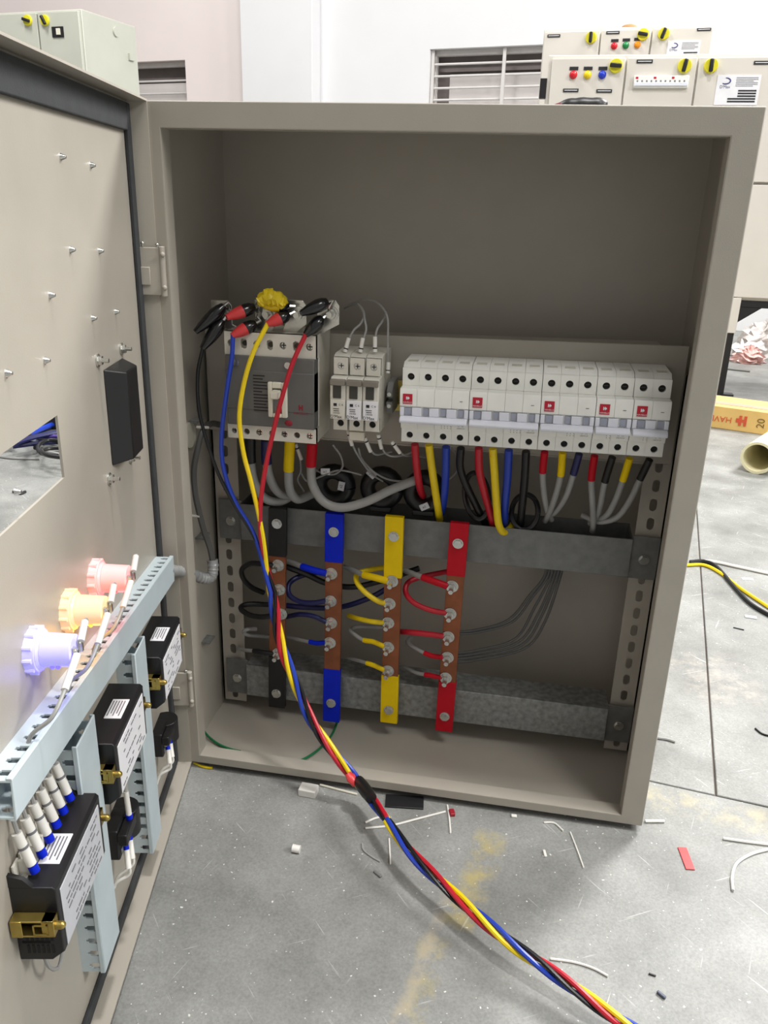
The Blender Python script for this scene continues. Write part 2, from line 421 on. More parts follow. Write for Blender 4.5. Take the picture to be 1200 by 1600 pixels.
# ---- door
DT = -.018; DW_, DZ0, DZ1 = .492, -.001, H+.001
mb = MB(DOOR)
wu0, wu1, wz0, wz1 = .2365, .365, .4225, .467    # cut-out
mb.ring((0, DW_, DZ0, DZ1), (wu0, wu1, wz0, wz1), DT-.0018, DT)
mb.box(0, .0016, DT, 0, DZ0, DZ1).box(DW_-.0016, DW_, DT, 0, DZ0, DZ1).box(.0016, DW_-.0016, DT, 0, DZ0, DZ0+.0016).box(.0016, DW_-.0016, DT, 0, DZ1-.0016, DZ1)
door = mb.build('door', PAINT, enc)
mb = MB(DOOR); g0, g1 = .004, .0145; gt = DT+.0042
mb.box(g0, g1, DT, gt, DZ0+.005, DZ1-.004).box(g1, DW_-.004, DT, gt, DZ1-.026, DZ1-.004).box(g1, DW_-.004, DT, gt, DZ0+.004, DZ0+.014).box(DW_-.0145, DW_-.004, DT, gt, DZ0+.014, DZ1-.026)
mb.build('gasket', RUBBER, door, bevel=.0012)
for px, py in ((46,155),(95,245),(142,258),(110,390),(155,392),(78,461),(144,497),(180,487),(10,583),(70,563),(24,768)):
    u, z = dr(px, py, DT)
    MB(DOOR).cone((u, DT, z), (u, DT+.0035, z), .0026, .0010, 10).build('rivet', STEEL, door)
for px, py in ((152,563),(189,545),(170,748),(203,715)):
    u, z = dr(px, py, DT)
    mb = MB(DOOR).cyl((u, DT, z), (u, DT+.0012, z), .0052, 14); mb.hexa((u, DT+.0012, z), (u, DT+.004, z), .0038); mb.cyl((u, DT+.004, z), (u, DT+.009, z), .0018, 8)
    mb.build('door_bolt', STEEL, door)
# black moulded pocket of the door lock
fb = [(.0755, .397), (.1300, .397), (.1300, .4775), (.0755, .4775)]; ft = [(.0870, .400), (.1180, .400), (.1180, .4735), (.0870, .4735)]
MB(DOOR).add([(u, DT, z) for u, z in fb]+[(u, DT+.0155, z) for u, z in ft], [(3,2,1,0),(4,5,6,7),(0,1,5,4),(1,2,6,5),(2,3,7,6),(3,0,4,7)]).build('lock_pocket', BLACKP, door, bevel=.0012)
mb = MB(DOOR).box(.070, .135, DT, DT+.0014, .394, .4805)
# hinges
for zc in (.5435, .1000):
    HF = Fr(dw(.0035, -.004, zc), DN, DU, ZZ)   # local x along n, y towards the viewer side
    h = MB(HF).box(-.013, .0085, 0, .0025, -.021, .021).box(-.0105, -.002, .0025, .0042, -.012, .004)
    h.cyl((.0090, .0008, -.022), (.0090, .0008, .022), .0030, 12)
    hp = h.build('hinge', PAINT, enc, bevel=.0006)
    for a, c in ((-.0075, .0245), (.0055, .0235), (-.0120, -.0015)):
        MB(HF).cyl((a, .0012, c-.003), (a, .0012, c), .0010, 8).ball((a, .0012, c), .0019, (1, 1, .7)).build('hinge_screw', STEEL, hp)
    for c in (.015, -.014):
        MB(HF).ball((.0105, .004, c), .0024).build('hinge_screw', PAINT, hp)

# ------------------------------------------------------------------ mounting plate, rails
mp_ = thing('breaker_mounting_plate', 'painted steel mounting plate behind the breakers', 'mounting plate', (.24, .107, .36))
mb = MB()
zt0, zt1 = .4775, .484
mb.add([(X0+.006, .107, .366), (.491, .107, .366), (.491, .107, zt1+.002), (X0+.006, .107, zt0-.001), (X0+.006, .1085, .366), (.491, .1085, .366), (.491, .1085, zt1+.002), (X0+.006, .1085, zt0-.001)],
       [(0,1,2,3),(7,6,5,4),(0,4,5,1),(1,5,6,2),(2,6,7,3),(3,7,4,0)])
mb.build('plate', PAINT, mp_, bevel=.0006)
MB().box(.028, .464, .107, .128, .3644, .366).build('bottom_flange', PAINT, mp_)
MB().add([(.028, .1085, zt0-.0022), (.464, .1085, zt1), (.464, .132, zt1), (.028, .132, zt0-.0022), (.028, .1085, zt0-.0006), (.464, .1085, zt1+.0016), (.464, .132, zt1+.0016), (.028, .132, zt0-.0006)],
         [(3,2,1,0),(4,5,6,7),(0,1,5,4),(1,2,6,5),(2,3,7,6),(3,0,4,7)]).build('top_flange', PAINT, mp_)
TILT = .0125
RF = Fr((.1400, 0, .4090), (math.cos(TILT), 0, math.sin(TILT)), (0, 1, 0), (-math.sin(TILT), 0, math.cos(TILT)))
prof = [(.0995, .011), (.0985, .011), (.0985, .0035), (.1055, .0035), (.1055, -.0035)]
dinp = [(.0985, -.006), (.0995, -.006), (.0995, -.0015), (.1065, -.0015), (.1065, .0250), (.0995, .0250), (.0995, .0300), (.0985, .0300), (.0985, .0240), (.1055, .0240), (.1055, -.0005), (.0985, -.0005)]
# rail as three strips: two lips and a web
mb = MB(RF)
mb.box(0, .326, .0985, .0995, .0200, .0265).box(0, .326, .0985, .0995, -.0055, .0010)
mb.box(0, .326, .0985, .1058, .0192, .0202).box(0, .326, .0985, .1058, .0008, .0018).box(0, .326, .1058, .1068, .0008, .0202)
o = mb.build('din_rail', ZINC); tag(o, 'yellow zinc plated rail carrying the small breakers', 'rail')

# ------------------------------------------------------------------ moulded case breaker
mc = thing('moulded_case_breaker', 'large dark grey four-pole breaker with white toggle under the clips', 'circuit breaker', (.088, .105, .376))
CX0, CX1, CZ0, CZ1 = .0405, .1340, .3765, .4850; cw = CX1-CX0; ch = CZ1-CZ0; CY = .0475
MB().box(CX0, CX1, CY+.012, .1068, CZ0, CZ1).build('base', GREYP, mc, bevel=.0015)
mb = MB().box(CX0+.001, CX1-.001, CY-.003, CY+.014, CZ0+.0150, CZ1-.0225); mb.box(CX0+.001, CX1-.001, CY-.0036, CY+.014, CZ0+.0315, CZ1-.0365)
mb.build('front_cover', DGREY, mc, bevel=.0010)
def cover_band(z0, z1, holes, name):
    mb = MB(); n = len(holes); w = cw/n
    for i in range(n):
        hz = holes[i]
        mb.cell(CX0+i*w, CX0+(i+1)*w, z0, z1, hz[0], hz[1], CY, .006)
    mb.box(CX0, CX1, CY+.006, CY+.014, z0, z1)
    b = mb.build(name, GREYP, mc)
    for i in range(n):
        xc = CX0+(i+.5)*w; zc = (z0+z1)/2
        m2 = MB().cyl((xc, CY+.0055, zc), (xc, CY+.0035, zc), holes[i][0]*.8, 12)
        m2.build('terminal_screw', STEEL if i % 2 == 0 else SCREWD, b)
        if i % 2 == 0: MB().box(xc-.0025, xc+.0025, CY+.0030, CY+.0036, zc-.0004, zc+.0004).box(xc-.0004, xc+.0004, CY+.0030, CY+.0036, zc-.0025, zc+.0025).build('screw_cross', HOLE, b)
    return b
cover_band(CZ1-.0225, CZ1, [(.0036, .0036), (.0033, .0052), (.0036, .0036), (.0033, .0052), (.0036, .0036), (.0033, .0052), (.0036, .0036)], 'upper_terminal_cover')
cover_band(CZ0, CZ0+.0150, [(.0030, .0030), (.0033, .0033), (.0034, .0034), (.0030, .0030), (.0034, .0034), (.0033, .0033), (.0034, .0034)], 'lower_terminal_cover')
for x in (CX0+.013, CX0+.066):
    MB().cyl((x, CY-.0030, CZ1-.0295), (x, CY-.0046, CZ1-.0295), .0034, 14).box(x-.0024, x+.0024, CY-.0050, CY-.0044, CZ1-.0299, CZ1-.0291).build('cover_screw', STEEL, mc)
tx0, tx1, tz0, tz1 = CX0+cw*.49, CX0+cw*.70, CZ0+.0265, CZ0+.0620
mb = MB().box(tx0, tx0+.0045, CY-.0075, CY-.003, tz0, tz1).box(tx1-.0055, tx1, CY-.0075, CY-.003, tz0, tz1).box(tx0+.0045, tx1-.0055, CY-.0075, CY-.003, tz1-.006, tz1).box(tx0+.0045, tx1-.0055, CY-.0075, CY-.003, tz0, tz0+.004)
tf = mb.build('toggle_frame', CREAM, mc, bevel=.0010)
MB().box(tx0+.0045, tx1-.0055, CY-.0042, CY-.0034, tz0+.004, tz1-.006).build('toggle_slot', MGREY, mc)
MB().box(tx0+.0050, tx1-.0060, CY-.0170, CY-.004, tz1-.0150, tz1-.0075).build('toggle', CREAM, mc, bevel=.0012)
MB().box(tx0+.0085, tx1-.0058, CY-.0050, CY-.0040, tz0+.0045, tz0+.011).build('off_mark', REDLBL, mc)
mb = MB()
for k in range(12):
    z = CZ0+.0665-k*.0032; ln = (.012, .010, .016, .014, .017, .009, .016, .017, .017, .013, .016, .015)[k]
    mb.box(CX0+.030, CX0+.030+ln, CY-.0040, CY-.0035, z, z+.0011)
mb.build('rating_print', INK, mc, smooth=False)
mb = MB(); text(mb, 'HAVELLS', (CX0+cw*.845, CY-.0039, CZ0+.0315), (1,0,0), (0,0,1), .0038)
mb.box(CX0+cw*.82, CX0+cw*.835, CY-.0040, CY-.0035, CZ0+.0345, CZ0+.0400).box(CX0+cw*.853, CX0+cw*.868, CY-.0040, CY-.0035, CZ0+.0345, CZ0+.0400).box(CX0+cw*.835, CX0+cw*.853, CY-.0040, CY-.0035, CZ0+.0365, CZ0+.0380)
mb.build('lettering', INKR, mc, smooth=False)
MB().ball((CX0+cw*.705, CY-.003, CZ0+.0205), .0042, (1, .3, .75)).build('test_button', INKR, mc)
for k in range(4):                          # busbar spreaders on the supply side
    px = (346, 415, 462, 513)[k]; c = at(px, 490, .066); xr = CX0+cw*(.125+.25*k)
    mb = MB().add([(xr-.006, .066, CZ1-.004), (xr+.006, .066, CZ1-.004), (c.x+.011, .066, c.z-.010), (c.x+.011, .066, c.z+.008), (c.x+.007, .066, c.z+.013), (c.x-.011, .066, c.z+.013), (c.x-.011, .066, c.z-.010),
                   (xr-.006, .069, CZ1-.004), (xr+.006, .069, CZ1-.004), (c.x+.011, .069, c.z-.010), (c.x+.011, .069, c.z+.008), (c.x+.007, .069, c.z+.013), (c.x-.011, .069, c.z+.013), (c.x-.011, .069, c.z-.010)],
                  [tuple(range(7)), tuple(range(13, 6, -1))]+[(i, 7+i, 7+(i+1) % 7, (i+1) % 7) for i in range(7)])
    sp = mb.build('terminal_spreader', STEEL, mc, bevel=.0004)
    MB().cyl((c.x+.003, .066, c.z), (c.x+.003, .0645, c.z), .0072, 16).hexa((c.x+.003, .0645, c.z), (c.x+.003, .0605, c.z), .0055).cyl((c.x+.003, .0605, c.z), (c.x+.003, .055, c.z), .0030, 10).build('spreader_bolt', STEEL, sp)

# ------------------------------------------------------------------ three single-pole breakers
def spole(k, label):
    SF_ = Fr((.1508+k*.0163, 0, .3917+k*.0002), (1, 0, 0), (0, 1, 0), (0, 0, 1)); w = .0157
    b = thing('single_pole_breaker', label, 'circuit breaker', SF_(w/2, .09, 0), 'single-pole breakers in a row of three')
    mb = MB(SF_)
    pf = [(.105, 0), (.0535, 0), (.0535, .0155), (.0395, .0155), (.0375, .0330), (.0375, .0520), (.0420, .0560), (.0535, .0560), (.0535, .0745), (.0600, .0765), (.105, .0765)]
    mb.prism([(y, z) for y, z in pf], 0, w, 'x')
    body = mb.build('body', GREYP, b, bevel=.0006)
    MB(SF_).cell(.0006, w-.0006, .0008, .0150, .0034, .0034, .0505, .003).build('lower_terminal_face', GREYP, b)
    MB(SF_).cell(.0006, w-.0006, .0570, .0738, .0036, .0036, .0505, .003).build('upper_terminal_face', GREYP, b)
    MB(SF_).cyl((w/2, .0536, .0079), (w/2, .0528, .0079), .0034, 12).build('lower_terminal', HOLE, b)
    MB(SF_).cyl((w/2, .0535, .0654), (w/2, .0520, .0654), .0034, 12).build('terminal_screw', STEEL, b)
    MB(SF_).box(w/2-.0022, w/2+.0022, .0512, .0520, .0651, .0657).box(w/2-.0003, w/2+.0003, .0512, .0520, .0632, .0676).build('screw_cross', HOLE, b)
    MB(SF_).box(.0003, w-.0003, .0340, .0420, .0490, .0545).build('hood', mat('brown_grey_plastic', (128, 122, 112), .5), b, bevel=.0008)
    MB(SF_).box(.0030, w-.0045, .0365, .0380, .0360, .0490).build('toggle', mat('charcoal_toggle', (58, 57, 52), .5), b, bevel=.0005)
    mb = MB(SF_).box(.0006, w-.0006, .0362, .0400, .0155, .0345)
    mb.build('rating_label', WHITEL if k else GREYP, b, bevel=.0003)
    mb = MB(SF_).box(.0040, .0072, .0357, .0363, .0285, .0312).box(.0035, .0095, .0358, .0363, .0255, .0260).box(.0040, .0095, .0358, .0363, .0235, .0240)
    text(mb, 'C 6', SF_(.0113, .0359, .0299), (1,0,0), (0,0,1), .0030); text(mb, '230/400', SF_(.0068, .0359, .0215), (1,0,0), (0,0,1), .0021)
    text(mb, "D'Max", SF_(.0066, .0359, .0178), (1,0,0), (0,0,1), .0044)
    mb.build('lettering', INK, b, smooth=False)
for k, lb_ in enumerate(('light grey single-pole breaker nearest the large dark grey breaker', 'light grey single-pole breaker between two others like it', 'light grey single-pole breaker next to the thin terminal blocks')): spole(k, lb_)
# terminal blocks on the rail
for k in range(1):
    TB = Fr((.2022, 0, .4000), (1,0,0), (0,1,0), (0,0,1))
    b = thing('terminal_block', 'thin grey feed-through terminal block beside the single-pole breakers', 'terminal block', TB(.003, .09, 0))
    MB(TB).prism([(.0985, .008), (.0700, .008), (.0640, .014), (.0640, .0210), (.0760, .0210), (.0760, .0255), (.0640, .0255), (.0640, .0320), (.0720, .0400), (.0985, .0400)], 0, .0060, 'x').build('body', MGREY, b, bevel=.0006)
    for z in (.0172, .0290): MB(TB).cyl((.003, .0640, z), (.003, .0628, z), .0021, 10).build('terminal_screw', STEEL, b)

# ------------------------------------------------------------------ row of multi-pole breakers
MX, PIT = .2208, .01674
MF = Fr((MX, 0, .3850), (math.cos(.0142), 0, math.sin(.0142)), (0, 1, 0), (-math.sin(.0142), 0, math.cos(.0142)))
PROF = [(.1055, 0), (.0535, 0), (.0535, .0148), (.0455, .0152), (.0410, .0245), (.0380, .0260), (.0380, .0385), (.0355, .0400), (.0355, .0548), (.0370, .0570), (.0535, .0570), (.0535, .0745), (.0590, .0785), (.1055, .0785)]
def multipole(i0, n, label, rating):
    b = thing('multi_pole_breaker', label, 'circuit breaker', MF((i0+n/2)*PIT, .09, 0), 'white multi-pole breakers in one row')
    a = i0*PIT+.00025; e = (i0+n)*PIT-.00025
    mb = MB(MF)
    for k in range(n):
        mb.prism(PROF, (i0+k)*PIT+(.00025 if k == 0 else .00006), (i0+k+1)*PIT-(.00025 if k == n-1 else .00006), 'x')
    mb.build('body', WHITEP, b, bevel=.00035)
    for k in range(n):
        p0 = (i0+k)*PIT+(.0003 if k == 0 else .0001); p1 = (i0+k+1)*PIT-(.0003 if k == n-1 else .0001)
        MB(MF).cell(p0, p1, .0006, .0146, .0033, .0033, .0500, .0036).build('lower_terminal_face', WHITEP, b)
        MB(MF).cell(p0, p1, .0572, .0744, .0035, .0035, .0500, .0036).build('upper_terminal_face', WHITEP, b)
    for k in range(n):
        xc = (i0+k+.5)*PIT
        MB(MF).cyl((xc, .0536, .0076), (xc, .0530, .0076), .0033, 12).build('lower_terminal', HOLE, b)
        s_ = MB(MF).cyl((xc, .0536, .0658), (xc, .0528, .0658), .0035, 12).build('terminal_screw', HOLE, b)
        MB(MF).box(xc-.0020, xc+.0020, .0522, .0530, .0654, .0662).build('screw_slot', SCREWD, s_)
        MB(MF).box(xc-.0048, xc+.0048, .0592, .0700, .0785, .0790).build('clip_tab', GREYP, b)
        MB(MF).box(xc-.0030+(.001 if k else 0), xc+.0032, .0366, .0384, .0312, .0384).build('toggle_window', BLUGREY, b)
        if k < n-1: MB(MF).box(xc+PIT/2-.0046, xc+PIT/2+.0046, .0350, .0384, .0305, .0388).build('toggle', LEVER, b, bevel=.0005)
    for xx in (a+.0022, e-.0022): MB(MF).box(xx-.0020, xx+.0020, .0352, .0384, .0305, .0388).build('toggle_end', LEVER, b, bevel=.0005)
    MB(MF).prism([(.0385, .0245), (.0290, .0245), (.0278, .0268), (.0290, .0290), (.0330, .0308), (.0385, .0300)], a+.0008, e-.0008, 'x').build('lever_bar', LEVER, b, bevel=.0006)
    l = MB(MF).box(a+.0030, a+.0122, .0349, .0357, .0422, .0520).build('brand_label', REDLBL, b)
    mb = MB(MF); text(mb, 'HAVELLS', MF(a+.0076, .0347, .0438), MF.x, MF.z, .0022)
    mb.box(a+.0062, a+.0070, .0346, .0348, .0465, .0495).box(a+.0076, a+.0084, .0346, .0348, .0465, .0495).box(a+.0070, a+.0076, .0346, .0348, .0476, .0484).box(a+.0084, a+.0094, .0346, .0348, .0472, .0488)
    mb.build('logo', WHITEL, l, smooth=False)
    mb = MB(MF)
    fdy = lambda z: .0455-(z-.0152)/(.0245-.0152)*.0045-.0003
    text(mb, rating, MF(e-.0075, fdy(.0215), .0215), MF.x, MF.z, .0030); text(mb, '240/415V', MF(e-.0075, fdy(.0185), .0185), MF.x, MF.z, .0020)
    for q in range(n):
        for r_ in range(3):
            z = .0176+r_*.0022; xx = e-.0175-(n-1)*.0030+q*.0030
            mb.box(xx, xx+.0005, fdy(z)-.0001, fdy(z)+.0004, z, z+.0016)
    mb.box(e-.0088, e-.0060, .0351, .0356, .0468, .0473)
    mb.build('lettering', INKG, b, smooth=False)
multipole(0, 4, 'white four-pole breaker at the row end beside the yellow rail', 'C 40')
multipole(4, 4, 'white four-pole breaker between a four-pole and a three-pole breaker', 'C 40')
multipole(8, 3, 'white three-pole breaker in the middle of the row', 'D 40')
multipole(11, 2, 'white two-pole breaker next to the three-pole breaker', 'D 40')
multipole(13, 2, 'white two-pole breaker ending the row beside the enclosure frame', 'C 40')

# ------------------------------------------------------------------ cross channels
def bolt(parent, p, r=.0055, name='bolt', L=.004):
    MB().cyl((p[0], p[1], p[2]), (p[0], p[1]-.0012, p[2]), r*1.25, 16).hexa((p[0], p[1]-.0012, p[2]), (p[0], p[1]-L, p[2]), r).build(name, STEEL, parent)
def channel(label, zl, zr, h, m, drop):
    c = thing('support_channel', label, 'support channel', (.245, .1, min(zl, zr)-h))
    tl = (zr-zl)/.46
    CF = Fr((.015, 0, zl), (1, 0, tl), (0, 1, 0), (0, 0, 1))
    mb = MB(CF).box(.016, .449, .1000, .1016, -h, 0)
    mb.build('front_web', m, c, bevel=.0005)
    if drop:                              # open-topped trough that swallows the cable ends
        MB(CF).box(.016, .449, .1016, .142, -h, -h+.0016).build('trough_floor', m, c)
        MB(CF).box(.016, .449, .1404, .142, -h+.0016, .002).build('rear_web', m, c)
        for e0 in (.016, .4474): MB(CF).box(e0, e0+.0016, .1016, .1404, -h+.0016, 0).build('end_plate', m, c)
    else:
        MB(CF).box(.016, .449, .1016, .140, -.0016, 0).build('top_flange', m, c)
    for a, b in ((-.012, .016), (.449, .478)):
        MB(CF).box(a, b, .1060, .1075, -h-.003, .002).build('end_tab', GALVD, c, bevel=.0005)
        bolt(c, CF((a+b)/2, .1060, -h*.55), .0046)
    return c
channel('grey steel cross channel carrying the upper ends of the busbars', .2835, .2835, .0440, GALVD, True)
channel('spangled galvanised cross channel carrying the lower ends of the busbars', .0735, .0735, .0435, GALV, False)

# ------------------------------------------------------------------ busbars
YB = .0860
def busbar(colour, px, sl, sr, studs, bolts, label):
    # sl, sr: pixel rows of the upper sleeve (top, end) and lower sleeve (start, bottom)
    xt = at(px[0], sl[0], YB).x; xb = at(px[1], sr[1], YB).x; zt = at(px[0], sl[0], YB).z; zb = at(px[1], sr[1], YB).z
    b = thing('busbar', label, 'busbar', ((xt+xb)/2, YB, zb), 'four vertical copper busbars'); w = .0102
    BF = Fr((xt, 0, zt), (1, 0, 0), (0, 1, 0), ((xt-xb)/(zt-zb), 0, 1)); zz = lambda py: at((px[0]+px[1])/2, py, YB).z-zt
    MB(BF).box(-w+.0006, w-.0006, YB+.0010, YB+.0060, zb-zt+.002, -.002).build('copper', COPPER, b, bevel=.0004)
    MB(BF).box(-w, w, YB, YB+.0070, zz(sl[1]), 0).build('upper_sleeve', SLEEVE[colour], b, bevel=.0006)
    MB(BF).box(-w, w, YB, YB+.0070, zb-zt, zz(sr[0])).build('lower_sleeve', SLEEVE[colour], b, bevel=.0006)
    for z in (-.0135, zb-zt+.0175):
        MB(BF).cyl((0, YB+.0070, z), (0, .0998, z), .0085, 14).build('spacer', BLACKP, b)
    for py in bolts:
        c = at(px[0]+(px[1]-px[0])*(py-sl[0])/(sr[1]-sl[0]), py, YB); bolt(b, c, .0047)
    res = []
    for qx, qy in studs:
        c = at(qx, qy, YB-.002)
        s_ = MB().cyl((c.x, YB+.001, c.z), (c.x, YB-.0012, c.z), .0072, 16).cyl((c.x, YB-.0012, c.z), (c.x, YB-.0024, c.z), .0058, 14).hexa((c.x, YB-.0024, c.z), (c.x, YB-.0068, c.z), .0050).build('stud_nut', STEEL, b)
        MB().cyl((c.x, YB-.0068, c.z), (c.x, YB-.0165, c.z), .0026, 10).build('stud', STEEL, s_)
        res.append(c)
    return res
SK = busbar('black', (433, 432), (795, 870), (1027, 1106), ((434,884),(436,922),(439,960),(434,1022)), (818, 1083), 'copper busbar with black sleeved ends behind the test leads')
SB = busbar('blue', (522, 517), (803, 879), (1047, 1128), ((517,897),(516,940),(517,974),(515,1005)), (831, 1098), 'copper busbar with blue sleeved ends')
SY = busbar('yellow', (616, 607), (808, 903), (1057, 1130), ((612,909),(608,944),(606,974),(606,1012),(606,1049)), (838, 1109), 'copper busbar with yellow sleeved ends')
SR = busbar('red', (718, 693), (818, 900), (1067, 1143), ((706,917),(703,960),(700,996),(699,1028),(696,1060)), (849, 1119), 'copper busbar with red sleeved ends')

# ------------------------------------------------------------------ cables
def cable(name, label, segs, r, group=None, rs=None, cat='cable', lug=None):
    # segs: list of (part name, material, [(px,py,depth)...]) joined end to end
    p0 = at(*segs[0][2][0]); low = min(at(*q).z for s_ in segs for q in s_[2])
    o = thing(name, label, cat, (p0.x, p0.y, low), group)
    allp = [at(*q) for s_ in segs for q in s_[2]]
    path = smooth_path(allp, 8); cnt = 0
    for i, (pn, m, q) in enumerate(segs):
        a = max(0, (cnt-1)*8); cnt += len(q); e = (cnt-1)*8 if i < len(segs)-1 else len(path)-1
        rr = (rs[i] if rs else r)
        seg = path[a:e+1]
        MB().tube_r(seg, [rr]*len(seg), 10).build(pn, m, o)
    if lug is not None:
        c, d = lug
        MB().box(min(c.x, d.x), max(c.x, d.x), YB-.0002, YB+.0012, c.z-.0045, c.z+.0045).build('lug', STEEL, o)
    return o
C, S = CABLE, SLEEVE
d0, d1 = .078, .112
lo = [
 ('red', 'thick red cable from the four-pole breaker beside the yellow rail', [(648,694,d0),(651,730,.085),(656,762,.1),(661,775,.118)]),
 ('yellow', 'thick yellow cable hanging beside the black current transformers', [(670,695,d0),(676,740,.085),(684,792,.104),(687,812,.118)]),
 ('blue', 'thick blue cable from the four-pole breaker beside the yellow rail', [(697,698,d0),(696,745,.088),(693,785,.106),(688,806,.12)]),
 ('black', 'thick black cable running through the black cable loop', [(720,700,d0),(719,730,.085),(728,757,.092),(744,790,.104),(760,822,.12)]),
 ('red', 'thick red cable dropping into the open top of the cross channel', [(748,700,d0),(749,735,.084),(757,770,.092),(767,805,.104),(773,832,.118)]),
 ('yellow', 'thick yellow cable bent into a hook above the cross channel', [(770,701,d0),(773,745,.082),(776,790,.088),(779,818,.094),(786,831,.1),(796,827,.108),(803,818,.118)]),
 ('blue', 'thick blue cable beside the hooked yellow cable', [(795,703,d0),(793,745,.084),(789,790,.095),(788,822,.115)]),
 ('black', 'thick black cable dropping into the round black ring', [(822,705,d0),(820,745,.084),(816,790,.096),(812,828,.118)])]
for c_, lb_, p in lo:
    cable('output_cable', lb_, [('insulation', C[c_], p)], .0041, 'cables below the multi-pole breakers')
ls = [
 ('red', 'grey cable with red sleeve from the three-pole breaker', [(851,706,d0),(848,738,.084)], [(850,770,.092),(855,796,.104),(862,812,.118)]),
 ('yellow', 'grey cable with yellow sleeve from the three-pole breaker', [(879,707,d0),(876,743,.084)], [(867,778,.092),(858,802,.104),(852,814,.118)]),
 ('blue', 'grey cable with blue sleeve from the three-pole breaker', [(905,709,d0),(896,741,.084)], [(885,774,.092),(870,797,.104),(856,808,.118)]),
 ('red', 'grey cable with red sleeve from a two-pole breaker', [(929,712,d0),(924,750,.084)], [(926,788,.09),(927,815,.1),(926,830,.116)]),
 ('black', 'grey cable with black sleeve next to the red sleeved cable', [(957,714,d0),(945,753,.084)], [(938,788,.092),(931,808,.104),(922,818,.118)]),
 ('yellow', 'grey cable with yellow sleeve between two black sleeved cables', [(984,716,d0),(973,751,.084)], [(960,785,.09),(946,806,.1),(925,812,.116)]),
 ('black', 'grey cable with black sleeve nearest the enclosure frame', [(1015,718,d0),(1000,749,.084)], [(984,782,.09),(964,808,.098),(936,815,.106),(910,805,.118)])]
for c_, lb_, p, q in ls:
    cable('output_cable', lb_, [('sleeve', C['navy'] if c_ == 'blue' else S[c_], p), ('insulation', C['grey'], q)], .0033, 'cables below the multi-pole breakers', rs=(.0038, .0032))
for px, py, lb_ in ((745,775,'black cable ring hanging below the first four-pole breaker'), (820,800,'round black cable ring under the second four-pole breaker')):
    c = at(px, py, .110); R_ = (.013, .024) if px < 800 else (.014, .018); pts = []
    for k in range(25):
        w = 2*math.pi*k/24; pts.append(V((c.x+R_[0]*math.cos(w)+(.004*math.sin(w)*-1 if px < 800 else 0), c.y+.006*math.sin(w), c.z+R_[1]*math.sin(w))))
    wire('cable_ring', C['black'], lb_, pts, .0028, 'black cable rings', 'cable', sub=2)
mo = [
 ('black', 'thick grey cable with black sleeve under the large breaker', [(391,684,.075),(392,722,.078)], [(397,752,.082),(412,777,.09),(436,784,.098),(462,770,.112)]),
 ('blue', 'thick grey cable with blue sleeve under the large breaker', [(416,688,.075),(417,724,.078)], [(424,752,.084),(438,771,.094),(462,776,.110)]),
 ('yellow', 'thick grey cable with yellow sleeve under the large breaker', [(453,688,.075),(451,735,.078)], [(453,765,.084),(465,780,.094),(488,772,.112)]),
 ('red', 'thick grey cable with red sleeve sweeping past the current transformers', [(488,692,.075),(486,728,.078)], [(489,758,.08),(506,784,.08),(534,793,.08),(572,784,.082),(612,765,.088),(655,748,.104)])]
for c_, lb_, p, q in mo:
    cable('supply_cable', lb_, [('sleeve', C['navy'] if c_ == 'blue' else S[c_], p), ('insulation', C['grey'], q)], .005, 'thick cables below the large breaker', rs=(.0058, .0050))
# current transformers in the dark gap above the channel
def ct(px, py, label, tags):
    c = at(px, py, .118); o = thing('current_transformer', label, 'transformer', (c.x, c.y, c.z-.024), 'black tape-wound current transformers'); pts = []
    for k in range(21):
        w = 2*math.pi*k/20; pts.append(V((c.x+.0165*math.cos(w), c.y, c.z+.0165*math.sin(w))))
    MB().tube_r(pts, [.0085]*21, 12, True, 1.25).build('core', TAPEB, o)
    MB().box(c.x-.012, c.x+.012, c.y-.009, c.y+.009, c.z-.026, c.z-.020).build('mount', BLACKP, o, bevel=.001)
    for tx, ty, sx, rot, m in tags:
        q = at(tx, ty, .104); TF = Fr(q, (math.cos(rot), 0, math.sin(rot)), (0, 1, 0), (-math.sin(rot), 0, math.cos(rot)))
        tg = MB(TF).box(-.0052, .0052, 0, .002, -.0036, .0036).build('marker_tag', m, o, bevel=.0005)
        text(MB(), sx, TF(0, -.0003, 0), TF.x, TF.z, .0042).build('marker_text', INK, tg, smooth=False)
ct(522, 758, 'black current transformer ring with white markers under the large breaker', [(508,737,'x1',.05,WHITEL),(533,760,'x2',1.4,GREYL)])
ct(597, 762, 'black current transformer ring between two others', [(580,741,'y1',-.7,GREYL),(607,768,'x2',.5,GREYL)])
ct(664, 768, 'black current transformer ring behind the yellow output cable', [(663,792,'x1',.5,GREYL)])
# busbar tails
yb, yk = YB-.001, .128
def tail(col_, label, sleeve, rest=None, r=.0029, lugc=None):
    segs = [('sleeve' if rest else 'insulation', S[col_] if rest else C[col_], sleeve)]
    if rest: segs.append(('insulation', C['grey'], rest))
    cable('busbar_tail', label, segs, r, 'short cables lugged to the busbars', rs=(r*1.1, r*.85) if rest else None)
T = 'bolted to the {} busbar, {} stud from the top'
o5 = ('first', 'second', 'third', 'fourth', 'fifth')
def tl(c_, i, pts, rest=None, r=.0029):
    w = 'grey cable with {0} sleeve' if rest else '{0} cable'
    tail('navy' if (c_ == 'blue' and not rest) else c_, (w+' bolted to the {0} ended busbar at its {1} stud').format(c_, o5[i]), pts, rest, r)
tl('yellow', 0, [(606,908,yb),(588,903,yb),(568,898,.09)], [(552,891,.104),(538,886,.118)], .0036)
tl('yellow', 1, [(602,943,yb),(588,938,yb),(569,924,.088),(557,908,.096),(560,896,.106),(585,889,.118),(615,886,.128)], None, .0031)
tl('yellow', 2, [(600,973,yb),(580,971,yb),(561,967,.094),(545,962,.112)])
